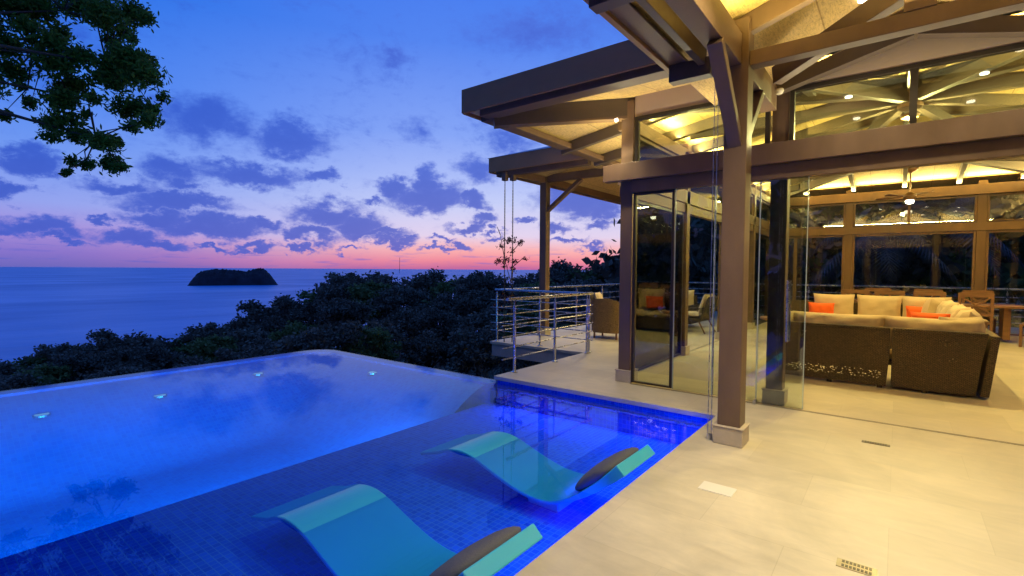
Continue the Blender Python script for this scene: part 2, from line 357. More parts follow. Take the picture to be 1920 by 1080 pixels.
# ------------------------------------------------------------------ sea, island, terrain
def grid_disc(name, z, mat, rings, nseg=96):
    b = MB(); b.v.append((0, 0, z))
    for r in rings:
        for k in range(nseg): b.v.append((r*math.cos(2*math.pi*k/nseg), r*math.sin(2*math.pi*k/nseg), z))
    for k in range(nseg): b.f.append((0, 1+k, 1+(k+1) % nseg))
    for j in range(len(rings)-1):
        a = 1+j*nseg; c = a+nseg
        for k in range(nseg): b.f.append((a+k, a+(k+1) % nseg, c+(k+1) % nseg, c+k))
    return struct(b.build(name, mat, fix=False))
SEAZ = -100.0
M = bpy.data.materials.new("sea_water"); M.use_nodes = True; k = NT(M.node_tree)
geo = k.add('ShaderNodeNewGeometry').outputs['Position']
nz = k.noise(k.vmath('MULTIPLY', geo, (.0022, .0010, 1)), 1, 5, .6, .5).outputs[0]
nf = k.noise(k.vmath('MULTIPLY', geo, (.02, .02, 1)), 1, 5, .65).outputs[0]
p = k.add('ShaderNodeBsdfPrincipled')
k.put(p.inputs['Base Color'], k.ramp(nz, [(.35, (.03, .18, .46)), (.65, (.08, .33, .70))]))
k.put(p.inputs['Roughness'], k.mapr(nz, .35, .65, .42, .34)); p.inputs['Specular IOR Level'].default_value = .35
bp = k.add('ShaderNodeBump'); bp.inputs['Strength'].default_value = .5; bp.inputs['Distance'].default_value = 6; k.put(bp.inputs['Height'], nf)
k.l.new(bp.outputs[0], p.inputs['Normal']); o = k.add('ShaderNodeOutputMaterial'); k.l.new(p.outputs[0], o.inputs[0])
grid_disc('sea', SEAZ, M, [50, 150, 400, 1000, 2500, 6000, 15000, 40000, 120000])

# island: a long flat-topped hump with a second rise at its right end
dI = (1.5-SEAZ)/math.tan(math.radians(1.80))
c0 = ray(440, 532); c0.z = 0; c0.normalize(); cI = Vector((0, 0, SEAZ))+c0*dI
rI = Vector((-c0.y, c0.x, 0))*-1      # to the right in the view
hw = dI*79/F_PX*.83; b = MB(); rnd = random.Random(3)
prof = [(-1, 0), (-.96, .18), (-.9, .42), (-.82, .66), (-.7, .84), (-.5, .93), (-.3, .95), (-.1, .93), (.1, .90), (.25, .84), (.33, .88), (.45, .99), (.55, 1.04), (.66, 1.0), (.75, .82), (.85, .55), (.93, .25), (1, 0)]
NU, NV = 70, 14; hI = dI*27/F_PX*1.0
for j in range(NV+1):
    v = -1+2*j/NV
    for i in range(NU+1):
        u = -1+2*i/NU
        h = np.interp(u, [q[0] for q in prof], [q[1] for q in prof])
        z = h*max(0, 1-abs(v)**2.2)**.6*hI*(1+.10*rnd.uniform(-1, 1))
        P = cI+rI*(u*hw)+c0*((v+1)*hw*.33); b.v.append((P.x, P.y, SEAZ-1+z))
for j in range(NV):
    for i in range(NU): a = j*(NU+1)+i; b.f.append((a, a+1, a+NU+2, a+NU+1))
tag(b.build('island', ROCK), 'dark flat-topped wooded island lying off the coast', 'island')

# forest trees: photo pixel of the crown top, distance
T = []   # (px, py_top, depth, crown radius)
rnd = random.Random(11)
sky_l = [(-60, 730), (20, 672), (60, 655), (110, 640), (160, 632), (215, 615), (280, 622), (345, 620), (395, 602), (440, 585), (500, 560), (540, 553), (600, 528), (650, 506), (700, 496), (750, 512), (800, 502), (850, 508), (905, 504), (950, 532), (1000, 500), (1060, 484), (1110, 490), (1160, 486), (1220, 470), (1280, 440), (1340, 422), (1420, 430), (1500, 425), (1580, 420)]
xs = [q[0] for q in sky_l]; ys = [q[1] for q in sky_l]
for (px, py) in sky_l[1:]:
    T.append((px, py, float(np.interp(px, [0, 400, 600, 1000, 1600], [52, 75, 92, 70, 55])), None))
for px in list(range(-40, 1640, 62)):
    T.append((px+rnd.uniform(-14, 14), float(np.interp(px, xs, ys))+rnd.uniform(14, 32), float(np.interp(px, [0, 400, 600, 1000, 1600], [44, 60, 74, 55, 46])), None))
for px in list(range(240, 1640, 84)):
    T.append((px+rnd.uniform(-20, 20), float(np.interp(px, xs, ys))+rnd.uniform(50, 72), float(np.interp(px, [0, 400, 600, 1000, 1600], [34, 42, 52, 40, 36])), None))
for px in list(range(430, 1300, 90)):
    T.append((px+rnd.uniform(-20, 20), float(np.interp(px, xs, ys))+rnd.uniform(92, 118), 28+rnd.uniform(-3, 3), None))
T += [(625, 598, 24, None), (560, 612, 26, None), (690, 600, 25, None), (500, 640, 27, None)]
trees = []
for (px, py, d, _) in T:
    P = atd(px, py, d); r = d*rnd.uniform(40, 56)/F_PX*1.0; r = min(max(r, 1.5), 4.6); trees.append((P, r, px, py, d))

def crown_mesh(name, seed, ncl, nleaf, size, flat=.62):
    """unit-ish crown: radius 1, height about 1.2, many leaf faces in uneven clumps"""
    rg = np.random.default_rng(seed); V = []; Fc = []
    cl = []
    while len(cl) < ncl:
        p = rg.uniform(-1, 1, 3)
        if np.linalg.norm(p) > 1 or p[2] < -.75: continue
        if np.linalg.norm(p) < .35: continue
        cl.append((p*np.array([1, 1, flat]), rg.uniform(.16, .34)))
    i = 0; Vs = []; 
    for c, r in cl:
        m_ = int(nleaf*(r/.25)**2)
        d = rg.normal(size=(m_, 3)); d /= np.linalg.norm(d, axis=1)[:, None]
        rad = r*np.minimum(np.abs(rg.normal(.62, .34, m_)), 1.5)
        P = c+d*rad[:, None]*np.array([1.15, 1.15, .55])
        a = rg.normal(size=(m_, 3)); a[:, 2] *= .5; a /= np.linalg.norm(a, axis=1)[:, None]
        b_ = np.cross(a, rg.normal(size=(m_, 3))); b_ /= np.linalg.norm(b_, axis=1)[:, None]
        s = size*rg.uniform(.6, 1.3, m_)[:, None]
        Vs.append(np.stack([P-a*s, P+b_*s*.5, P+a*s, P-b_*s*.5], axis=1).reshape(-1, 3))
    V = np.concatenate(Vs); n_ = len(V)//4
    me = bpy.data.meshes.new(name); me.from_pydata(V.tolist(), [], [(4*q, 4*q+1, 4*q+2, 4*q+3) for q in range(n_)])
    return me, cl
crowns = []
for s_ in range(5):
    me, cl = crown_mesh('crown', 40+s_, [46, 38, 55, 42, 50][s_], 120, .066, [.62, .5, .7, .55, .8][s_]); me.materials.append([LEAFD, LEAFE, LEAFD, LEAFF, LEAFD][s_])
    b = MB(); b.cyl((0, 0, -2.6), (.03, 0, -.5), .06, 7, .045)
    for (c, r) in cl[::3]: b.cyl((.03, 0, -.6), tuple(c*.85), .028, 5, .01)
    tm = bpy.data.meshes.new('trunk'); tm.from_pydata(b.v, [], b.f); tm.materials.append(TRUNK)
    crowns.append((me, tm))
def forest_tree(P, r, i, label, group=None, name='forest_tree', fl=1.0):
    me, tm = crowns[i % 5]; top = .95*r*fl
    t_ = root(name, label, 'tree', (P.x, P.y, P.z-top), group)
    rz = rnd.uniform(0, 6.28)
    for nm, mm in (('crown', me), ('trunk', tm)):
        o = bpy.data.objects.new(nm, mm); COL.objects.link(o); o.parent = t_; o.scale = (r, r, r*fl*1.25); o.rotation_euler = (0, 0, rz)
    return t_
uniq = {0: None}
for i, (P, r, px, py, d) in enumerate(trees):
    lab = ['dark leafy tree in the dense forest covering the hillside below the pool', 'dark tree of the forest rising behind the balcony and the glass doors', 'dark tree of the forest seen over the left half of the infinity edge'][1 if px > 930 else (2 if px < 420 else 0)]; nm = 'forest_tree'; grp = ['trees of the middle hillside forest', 'trees behind the balcony', 'trees at the left of the hillside'][1 if px > 930 else (2 if px < 420 else 0)]
    if i < 28:
        lab = {14: 'tallest broad dark tree on the skyline right of the island', 13: 'dark tree on the skyline left of the tallest crown', 12: 'rounded dark tree above the sea on the falling slope',
               0: 'lowest dark tree at the far left above the pool edge'}.get(i, lab)
        if i in (14, 13, 12, 0): grp = None
    forest_tree(P, r*(1.15 if i < 30 else 1), i, lab, grp)

for i, (x, y, z, r) in enumerate([(-9, -11, 5, 4.4), (-4, -13, 7, 4.6), (1, -13, 7.5, 4.6), (6, -13, 7.5, 4.6), (11, -12, 7, 4.6), (16, -9, 7, 4.6), (18, -3, 8, 4.6), (18, 3, 8, 4.6), (18, 9, 8, 4.6), (17, 15, 7, 4.6)]):
    forest_tree(Vector((x, y, z)), r, i, 'dark bushy tree on the land side of the terrace', 'trees on the land side', 'thicket_tree', 1.3)

# low forest growth and ground: terrain through the foot of the trees
pts = np.array([(P.x, P.y, P.z-r*3.1) for (P, r, *_q) in trees]+[(-12, -10, -9), (-14, 0, -7), (-10, 12, -5), (-8, 20, -4), (4, 24, -1), (14, 30, 0), (20, 0, -2), (0, -20, -3), (-60, -40, -40)])
def terr(x, y):
    d2 = (pts[:, 0]-x)**2+(pts[:, 1]-y)**2+4; w = d2**-1.6; z = float((w*pts[:, 2]).sum()/w.sum())
    if -11 < x < 9 and -8 < y < 20: z = min(z, -4.5)
    az_ = math.degrees(math.atan2(x, y)); r_ = math.hypot(x, y)
    lim = np.interp(az_, [-180, -95, -80, -60, -45, -30, 0, 180], [60, 60, 60, 85, 105, 100, 90, 160])
    return z-max(0, r_-lim)*.9
b = MB(); NR, NS = 46, 150
for j in range(NR+1):
    r_ = 3*(1.105**j)
    for i in range(NS):
        a = 2*math.pi*i/NS; x, y = r_*math.sin(a), r_*math.cos(a); b.v.append((x, y, max(terr(x, y), SEAZ-6)))
for j in range(NR):
    for i in range(NS): b.f.append((j*NS+i, j*NS+(i+1) % NS, (j+1)*NS+(i+1) % NS, (j+1)*NS+i))
b.f.append(tuple(range(NS)))
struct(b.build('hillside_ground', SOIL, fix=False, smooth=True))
# understorey: low leafy ground cover
rg = np.random.default_rng(5); VV = []
while len(VV) < 26000:
    px = rg.uniform(-100, 1500); d = rg.uniform(14, 100)
    q = atd(px, 600, d); x, y = q.x, q.y
    if (-17 < x < 11 and -9 < y < 20): continue
    z = terr(x, y)+rg.uniform(.1, 2.2)
    for _ in range(10):
        P = np.array([x, y, z])+rg.normal(size=3)*np.array([.7, .7, .4]); a = rg.normal(size=3)*.22; c = rg.normal(size=3)*.12
        VV += [P-a, P+c, P+a, P-c]
me = bpy.data.meshes.new('undergrowth'); me.from_pydata([tuple(q) for q in VV], [], [(4*q, 4*q+1, 4*q+2, 4*q+3) for q in range(len(VV)//4)])
me.materials.append(LEAFD); o = bpy.data.objects.new('undergrowth', me); COL.objects.link(o); struct(o, 'stuff'); tag(o, 'dark low undergrowth between the hillside trees', 'undergrowth')
o = MB().cyl(atd(749, 512, 92), atd(749.5, 483, 92), .035, 6).build('mast', DARKM); tag(o, 'thin mast standing above the skyline trees', 'mast')

# ------------------------------------------------------------------ leaf-clump trees near the camera
def leaf_clumps(clumps, per, size, rg, droop=.3, squash=.8):
    Vs = []
    for (c, r) in clumps:
        m_ = max(12, int(per*(r/.45)**2)); d = rg.normal(size=(m_, 3)); d /= np.linalg.norm(d, axis=1)[:, None]
        P = np.array(c)+d*(r*np.minimum(np.abs(rg.normal(.6, .33, m_)), 1.45))[:, None]*np.array([1, 1, squash])
        a = rg.normal(size=(m_, 3)); a[:, 2] -= droop; a /= np.linalg.norm(a, axis=1)[:, None]
        b_ = np.cross(a, rg.normal(size=(m_, 3))); b_ /= np.linalg.norm(b_, axis=1)[:, None]
        s = size*rg.uniform(.6, 1.25, m_)[:, None]; w_ = s*.34
        Vs.append(np.stack([P-a*s, P-a*s*.2-b_*w_, P+a*s*.5-b_*w_*.8, P+a*s, P+a*s*.5+b_*w_*.8, P-a*s*.2+b_*w_], axis=1).reshape(-1, 3))
    V = np.concatenate(Vs); return V.tolist(), [tuple(range(6*q, 6*q+6)) for q in range(len(V)//6)]
CL = [(30,20,40),(80,5,42),(150,15,45),(205,15,42),(250,15,34),(268,35,18),(235,60,24),(190,40,26),(55,45,26),(22,95,42),(30,128,32),(88,85,36),(118,68,26),(100,125,40),(150,100,30),(128,160,38),(108,192,36),(122,222,32),(88,232,22),(98,252,18),(55,195,16),(5,215,18),(200,112,34),(238,105,34),(280,122,26),(303,182,14),(262,148,42),(222,150,36),(250,190,36),(272,225,24),(252,240,18),(190,150,24),(172,190,18),(150,250,24),(182,265,28),(215,268,22),(200,298,28),(225,312,14),(162,305,18),(124,322,11),(132,300,15),(165,215,12),(205,78,18),(248,72,12),(40,160,14),(290,205,16),(240,125,25),(-30,60,50),(-40,150,50),(-60,10,60),(60,-40,50),(150,-50,50),(230,-40,45),(0,-60,60)]
rg = np.random.default_rng(8); cls = []
for (px, py, r) in CL:
    d = 11.7+rg.uniform(-1.0, 1.0); P = atd(px, py, d)
    for _ in range(2): cls.append((tuple(P+Vector(rg.uniform(-.35, .35, 3))*(r*d/F_PX)), r*d/F_PX*.82))
ext = []
for _ in range(46):
    a = rg.uniform(0, 6.28); r = rg.uniform(.6, 2.6); ext.append(((-14.2+r*math.cos(a), -1.6+r*math.sin(a)*.9, rg.uniform(5.6, 9.5)), rg.uniform(.4, .8)))
V, Fc = leaf_clumps(cls+ext, 560, .072, rg)
tr = root('overhanging_tree', 'leafy green tree whose branches hang into the upper left corner', 'tree', (-14.4, -2.0, -6))
me = bpy.data.meshes.new('crown'); me.from_pydata([(v[0]+14.4, v[1]+2.0, v[2]+6) for v in V], [], Fc); me.materials.append(LEAF)
o = bpy.data.objects.new('crown', me); COL.objects.link(o); o.parent = tr
b = MB(); b.cyl((-14.4, -2.0, -7), (-14.3, -1.9, 2), .26, 12, .2).cyl((-14.3, -1.9, 2), (-14.1, -1.5, 5.4), .2, 10, .13)
hub = Vector((-14.1, -1.5, 5.0)); b.build('trunk', TRUNK, tr)
b = MB(); rn = random.Random(4)
def limb(p, q, r):
    p = Vector(p); q = Vector(q); mid = p.lerp(q, .5)+Vector((rn.uniform(-.2, .2), rn.uniform(-.2, .2), rn.uniform(-.05, .3)))
    b.cyl(p, mid, r, 6, r*.65); b.cyl(mid, q, r*.65, 5, r*.2)
hubs = [atd(60, 100, 11.7), atd(130, 180, 11.7), atd(200, 120, 11.7), atd(180, 260, 11.8), atd(120, 20, 11.7)]
for h_ in hubs: limb(hub, h_, .07)
for (c, r) in cls[::2]:
    h_ = min(hubs, key=lambda q: (q-Vector(c)).length); limb(h_, c, .022)
for (c, r) in ext[::2]: limb(hub, c, .05)
limb(atd(-60, 205, 11.7), atd(75, 232, 11.7), .03)
b.build('branch', TRUNK, tr)

# slender sapling beside the chains
rg = np.random.default_rng(21)
sp = [(955,450,14),(975,455,10),(940,462,8),(935,490,10),(950,487,12),(965,490,8),(985,485,7),(962,505,8),(945,500,7),(960,470,8),(950,560,14),(930,575,10)]
cls = [(tuple(atd(px, py, 12.2)), r*12.2/F_PX) for (px, py, r) in sp]
V, Fc = leaf_clumps(cls, 700, .035, rg, 0, .7)
sr = root('sapling', 'slender sapling with reddish leaf tufts behind the railing corner', 'young tree', tuple(atd(962, 760, 12.2)))
lo = Vector(sr.location); me = bpy.data.meshes.new('crown'); me.from_pydata([tuple(Vector(v)-lo) for v in V], [], Fc)
me.materials.append(leafm('sapling_leaf', (.05, .022, .03), .5)); o = bpy.data.objects.new('crown', me); COL.objects.link(o); o.parent = sr
b = MB(); P0 = lo
for (a_, c_) in (((962, 760), (958, 530)), ((958, 530), (946, 485)), ((946, 485), (938, 440)), ((958, 530), (962, 470)), ((962, 470), (980, 450)), ((962, 500), (985, 480)), ((946, 485), (932, 490)), ((938, 440), (932, 425))):
    b.cyl(atd(*a_, 12.2), atd(*c_, 12.2), .012, 5, .006)
b.build('stem', TRUNK, sr)

# ------------------------------------------------------------------ palms behind the house
def palm(x, y, h, label, seed, nf=16, L=2.4):
    r_ = random.Random(seed); t_ = root('palm_tree', label, 'palm tree', (x, y, -2))
    b = MB(); pz = -2.0; 
    while pz < h: b.cyl((x, y, pz), (x, y, pz+.25), .15, 9, .125); pz += .25
    b.build('trunk', TRUNK, t_)
    for i in range(nf):
        a = 2*math.pi*i/nf+r_.uniform(-.2, .2); el_ = r_.uniform(-.2, 1.1); q = MB(); N = 26; prev = None
        for j in range(N+1):
            s = j/N; rr = L*s*math.cos(el_)*(1-.1*s); zz = h+.1+L*s*math.sin(el_)-1.5*s*s
            c = Vector((x+math.cos(a)*rr, y+math.sin(a)*rr, zz)); side_ = Vector((-math.sin(a), math.cos(a), 0))
            if prev is not None and j > 2:
                ll = .62*math.sin(math.pi*min(1, s*.9+.08))
                for sg in (-1, 1):
                    tip = c+side_*sg*ll+Vector((math.cos(a)*.22, math.sin(a)*.22, -.28-.15*s)); dd = (c-prev)*.5
                    q.v += [tuple(c-dd*.7), tuple(c+dd*.7), tuple(tip)]; k_ = len(q.v); q.f.append((k_-3, k_-2, k_-1))
            if prev is not None: q.cyl(prev, c, .02*(1-s)+.006, 4)
            prev = c
        q.build('frond', LEAFP, t_, fix=False)
palm(-.6, 20.6, 2.6, 'palm tree with drooping fronds seen through the left half of the wide rear window', 1)
palm(1.0, 22.0, 3.2, 'palm tree beside the right end of the wide rear window', 2)
palm(.2, 21.4, .6, 'low palm with upright fronds below the two taller palms', 3, 14, 1.9)
for i, (x, y, z, r) in enumerate([(-9, 26, 6, 4.2), (-4, 28, 7.5, 4.6), (1, 29, 7.5, 4.6), (6, 28, 7.5, 4.6), (11, 26, 7, 4.6), (14, 21, 6, 4), (3.5, 25, 4, 3.6), (-1.5, 25, 4.4, 3.6), (8, 23.5, 4, 3.6), (-6, 23.5, 3.4, 3.4)]):
    forest_tree(Vector((x, y, z)), r, i, 'dark bushy tree in the thicket behind the house', 'thicket trees behind the house', 'thicket_tree', 1.2)

# ------------------------------------------------------------------ terrace floor
b = MB()
out_ = [(-1.42, -6), (12, -6), (12, 19), (-6.65, 19), (-6.65, 7.85), (-4.42, 7.85), (-4.42, 5.32), (-1.42, 5.32)]
b.prism([(x, y, -.30) for x, y in out_], (0, 0, .245))
struct(b.build('terrace_slab', SLABSIDE))
b = MB()
def inset(p, e): return p
cop = [(-1.445, -6), (12, -6), (12, 19.0), (-6.68, 19.0), (-6.68, 7.82), (-4.45, 7.82), (-4.45, 5.295), (-1.445, 5.295)]
b.prism([(x, y, -.0545) for x, y in cop], (0, 0, .0545))
struct(b.build('terrace_floor', DECK, bevel=.006))
b = MB(); b.box(-4.2, 11.5, 5.75, 18.6, -9, -.302); b.box(-1.0, 11.5, -5.5, 5.6, -9, -.302)
struct(b.build('foundation', DARKWALL))
# floor fittings
def fitting(c, sx_, sy_, label, mat, slots):
    r_ = root('floor_drain', label, 'floor grille', (c.x, c.y, 0)); MB().box(c.x-sx_/2, c.x+sx_/2, c.y-sy_/2, c.y+sy_/2, -.01, .004).build('grille_frame', mat, r_)
    q = MB()
    for i in range(slots):
        x = c.x-sx_/2+.02+(sx_-.04)*(i+.5)/slots
        for rr in (-.25, .25): q.box(x-.006, x+.006, c.y+rr*sy_-.012, c.y+rr*sy_+.012, .003, .0055)
    q.build('slot', DARKM, r_)
fitting(at(1642, 832, 'Z', 0), .20, .055, 'small dark grille in the paving near the sliding track', BLACKISH, 9)
fitting(at(1606, 1065, 'Z', 0), .17, .085, 'light metal grille in the paving at the bottom edge', pmat('grille_alloy', (.35, .30, .22), .4, metal=.6), 8)
c = at(1345, 917, 'Z', 0); o = MB().box(c.x-.11, c.x+.11, c.y-.075, c.y+.075, -.01, .005).build('skimmer_lid', WHITE, bevel=.003); tag(o, 'white rectangular lid set in the paving beside the pool', 'floor lid')

# ------------------------------------------------------------------ pool
WZ = -.085; PX0, PX1, PY0, PY1 = -8.93, -1.42, -4, 5.40
b = MB()
b.box(-4.55, -1.40, PY0, 5.32, -1.6, -.40)                   # shelf
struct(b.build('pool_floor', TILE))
b = MB(); gx = [PX0+.02+(-4.552-PX0-.02)*i/40 for i in range(41)]; gy = [PY0+(PY1-.02-PY0)*j/60 for j in range(61)]
for y in gy:
    for x in gx:
        d_ = min(x-PX0-.02, PY1-.02-y); t_ = min(1, max(0, d_)/2.0); b.v.append((x, y, WZ-.03-.85*(t_*t_*(3-2*t_))))
for j in range(60):
    for i in range(40): a = j*41+i; b.f.append((a, a+1, a+42, a+41))
struct(b.build('deep_pool_floor', TILE_LIT, smooth=True, fix=False))
b = MB()
b.box(-1.42, -1.30, PY0, 5.33, -1.6, -.302); b.box(-4.42, -1.42, 5.32, 5.45, -1.6, -.302)
b.box(-1.4205, -1.40, PY0, 5.33, -.30, -.055); b.box(-4.40, -1.42, 5.3195, 5.34, -.30, -.055)
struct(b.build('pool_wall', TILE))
b = MB(); R_ = .45; arc = [(PX0+R_-R_*math.cos(t_), PY1-R_+R_*math.sin(t_)) for t_ in [math.pi/2*i/8 for i in range(9)]]
outer = [(PX0, PY0)]+arc+[(-4.45, PY1)]
ins = [(PX0+.18, PY0)]+[(x+.18*math.cos(math.pi/2*i/8), y-.18*math.sin(math.pi/2*i/8)) for i, (x, y) in enumerate(arc)]+[(-4.45, PY1-.18)]
i0 = len(b.v)
for (x, y), (u, w_) in zip(outer, ins): b.v += [(x, y, -1.6), (x, y, WZ-.012), (u, w_, WZ-.012), (u, w_, -1.6)]
for j in range(len(outer)-1):
    a = i0+4*j; c = a+4
    b.f += [(a, a+1, c+1, c), (a+1, a+2, c+2, c+1), (a+2, a+3, c+3, c+2)]
struct(b.build('pool_edge_wall', TILE_LIT))
b = MB(); ring = [(PX0-.01, PY0)]+[(x-.01, y+.01) for x, y in arc]+[(-4.44, PY1+.01), (-4.44, 5.32), (-1.421, 5.32), (-1.421, PY0)]
b.poly([(x, y, WZ) for x, y in reversed(ring)]); struct(b.build('pool_water', WATER, fix=False))
# underwater lights
BL = (.04, .42, 1.0)
def pool_light(loc, aim, label, power, size=.16, col=BL, rr=.07):
    loc = Vector(loc); d = Vector(aim).normalized(); r_ = root('pool_light', label, 'pool light', tuple(loc), 'underwater pool lights')
    MB().cyl(loc-d*.01, loc+d*.012, rr, 18).build('housing', STEEL, r_)
    MB().cyl(loc+d*.012, loc+d*.017, rr*.72, 18).build('lens', POOLLAMP, r_)
    lamp('AREA', 'pool_lamp', tuple(loc+d*.03), power, col, r_, size, tuple(loc+d))
def dash(px, py, nm):
    x, y = at(px, py, 'Z', WZ-.2).xy; y = min(y, PY1-.45); d_ = min(x-PX0-.02, PY1-.02-y); t_ = min(1, max(0, d_)/2.0); z = WZ-.03-.85*(t_*t_*(3-2*t_))+.012
    r_ = root('pool_light', 'small pale disc light set in the pool floor, '+nm, 'pool light', (x, y, z), 'underwater pool lights')
    MB().cyl((x, y, z-.02), (x, y, z), .085, 20).build('housing', STEEL, r_); MB().cyl((x, y, z), (x, y, z+.004), .07, 20).build('lens', POOLLAMP, r_)
for px, py, nm in ((78, 772, 'leftmost of the four'), (300, 736, 'second from the left'), (484, 703, 'near the far corner'), (785, 690, 'near the rear edge')): dash(px, py, nm)
def uw_strip(name, label, p, q, d, power, col, hh=.02):
    p = Vector(p); q = Vector(q); X = (q-p).normalized(); Z = -(Vector(d).normalized()); Z = (Z-X*Z.dot(X)).normalized(); Y = Z.cross(X)
    r_ = root(name, label, 'pool light', tuple(p)); MB().beam(p+Z*.012, q+Z*.012, .02, .02, tuple(Y)).build('channel', STEEL, r_)
    o = lamp('AREA', 'pool_lamp', tuple((p+q)/2), power, col, r_, (q-p).length, size_y=hh); o.rotation_euler = Matrix((X, Y, Z)).transposed().to_euler()
uw_strip('light_strip', 'added unseen light strip on the step, brightening the deep water', (-4.59, PY0+.2, WZ-.60), (-4.59, 4.0, WZ-.60), (-1, 0, .02), 230, BL, .30)  # area light added on the step to brighten the deep water evenly
uw_strip('light_strip', 'underwater light strip below the coping in front of the glass doors', (-4.2, 5.295, -.16), (-1.55, 5.295, -.16), (0, -1, -.35), 30, (.03, .06, 1))
uw_strip('light_strip', 'underwater light strip below the terrace edge beside the loungers', (-1.445, -1.0, -.16), (-1.445, 5.1, -.16), (-1, 0, -.35), 62, (.03, .08, 1))
c = at(1255, 812, 'Z', -.38); r_ = root('pool_light', 'small glowing disc by the pool corner in place of a spotlight reflection', 'pool light', tuple(c), 'underwater pool lights')
MB().cyl(c-Vector((0, 0, .03)), c, .03, 14).build('housing', STEEL, r_); MB().cyl(c, c+Vector((0, 0, .004)), .022, 14).build('lens', LAMP, r_)  # glowing disc painted in where a spotlight is mirrored in the water

# ------------------------------------------------------------------ loungers
def lounger(y0, label, wid=.62):
    r_ = root('pool_lounger', label, 'lounger', (-2.3, y0+wid/2, -.4), 'moulded loungers standing in the shallow pool')
    P = [(-3.38, -.20), (-3.27, -.168), (-3.15, -.135), (-3.05, -.095), (-2.93, -.068), (-2.80, -.066), (-2.68, -.09), (-2.53, -.14), (-2.36, -.195), (-2.18, -.235), (-2.0, -.24), (-1.86, -.20), (-1.72, -.115), (-1.60, -.02), (-1.50, .075), (-1.42, .16)]
    P = [(x-.065, z) for x, z in P]
    # smooth the curve
    from mathutils import geometry
    Q = []
    for i in range(len(P)-1):
        p0 = P[max(i-1, 0)]; p1 = P[i]; p2 = P[i+1]; p3 = P[min(i+2, len(P)-1)]
        for t_ in (0, .25, .5, .75):
            Q.append(tuple(.5*((2*p1[a])+(-p0[a]+p2[a])*t_+(2*p0[a]-5*p1[a]+4*p2[a]-p3[a])*t_*t_+(-p0[a]+3*p1[a]-3*p2[a]+p3[a])*t_**3) for a in (0, 1)))
    Q.append(P[-1]); b = MB(); n_ = len(Q)
    for i, (x, z) in enumerate(Q):
        a = Q[max(i-1, 0)]; c = Q[min(i+1, n_-1)]; tx, tz = c[0]-a[0], c[1]-a[1]; L = math.hypot(tx, tz); nx, nz_ = tz/L, -tx/L
        th = .028+.065*max(0, (i/n_-.72)/.28); tap = .045*max(0, (x+1.9)/.5)
        for (yy, o_) in ((y0+tap, 0), (y0+wid-tap, 0), (y0+wid-tap, th), (y0+tap, th)): b.v.append((x+nx*o_, yy, z+nz_*o_))
    for i in range(n_-1):
        a = 4*i; c = a+4
        for q in range(4): b.f.append((a+q, a+(q+1) % 4, c+(q+1) % 4, c+q))
    b.f += [(0, 1, 2, 3), tuple(4*(n_-1)+q for q in (3, 2, 1, 0))]
    b.build('shell', SHELL, r_, bevel=.008)
    MB().box(-2.34, -2.04, y0+.18, y0+wid-.18, -.402, -.255).build('base', SHELL, r_, bevel=.01)
    # head pillow: a plump oval cushion leaning on the head end, with its strap
    b = MB(); N1, N2 = 22, 20; ang = math.radians(40); cx, cz_ = -1.675, -.02; hl, hwd, ht = .225, wid*.47, .066
    for j in range(N1+1):
        v = math.pi*j/N1
        for i in range(N2):
            u = 2*math.pi*i/N2
            sx_ = abs(math.cos(u))**.62*math.copysign(1, math.cos(u)); sz_ = abs(math.sin(u))**1.0*math.copysign(1, math.sin(u))
            e = max(0, math.sin(v))**.38; lx = hl*math.cos(u)*e; lz = ht*sz_*max(0, math.sin(v))**.6; ly = -math.cos(v)*hwd
            b.v.append((cx+lx*math.cos(ang)-lz*math.sin(ang)-.012, y0+wid/2+ly, cz_+lx*math.sin(ang)+lz*math.cos(ang)+.022))
    for j in range(N1):
        for i in range(N2): b.f.append((j*N2+i, j*N2+(i+1) % N2, (j+1)*N2+(i+1) % N2, (j+1)*N2+i))
    pl = b.build('pillow', GREYF, r_, smooth=True)
    b = MB(); b.beam((-1.83, y0+wid/2, -.06), (-1.50, y0+wid/2, .245), .06, .004, (0, 0, 1)); b.beam((-1.50, y0+wid/2, .245), (-1.36, y0+wid/2, .10), .06, .004, (1, 0, 1))
    b.build('strap', GREYF, pl) if False else None
    return r_
lounger(1.52, 'turquoise curved lounger with grey pillow, nearest the camera in the pool')
lounger(3.04, 'turquoise curved lounger with grey pillow, farther one beside the pool corner')

# ------------------------------------------------------------------ villa
VL = root('villa', 'open-sided timber and glass pavilion with low hipped roof beside the pool', 'house', (0, 6, 0))
FY = 6.12
def column(x, y, z1, w=.17, plinth=True, mat=None, z0=0):
    o = MB().box(x-w/2, x+w/2, y-w/2, y+w/2, z0+(.16 if plinth else 0), z1).build('column', mat or WOOD, VL, bevel=.006)
    if plinth:
        w2 = w/2+.028; p_ = MB(); p_.box(x-w2, x+w2, y-w2, y+w2, z0+.001, z0+.15); p_.box(x-w2-.008, x+w2+.008, y-w2-.008, y+w2+.008, z0+.15, z0+.162); p_.build('plinth', STONEP, o, bevel=.005)
    return o
column(-2.86, 6.20, 3.72); column(-1.07, 6.27, 3.6); column(1.21, 6.27, 3.6); column(3.0, 6.20, 3.72)
for y in (8.76, 11.3, 13.86): column(-3.0, y, 3.7, .16); column(3.14, y, 3.7, .16)
for x in (-3.0, -1.09, 1.55, 3.14): column(x, 16.4, 3.7, .17, mat=WOOD)
column(-2.36, 16.4, 2.5, .09, False)
column(-1.115, 4.56, 3.60, .185); column(1.25, 4.56, 3.60, .185)
column(-6.36, 9.35, 3.62, .17); column(-6.36, 14.2, 3.62, .17)
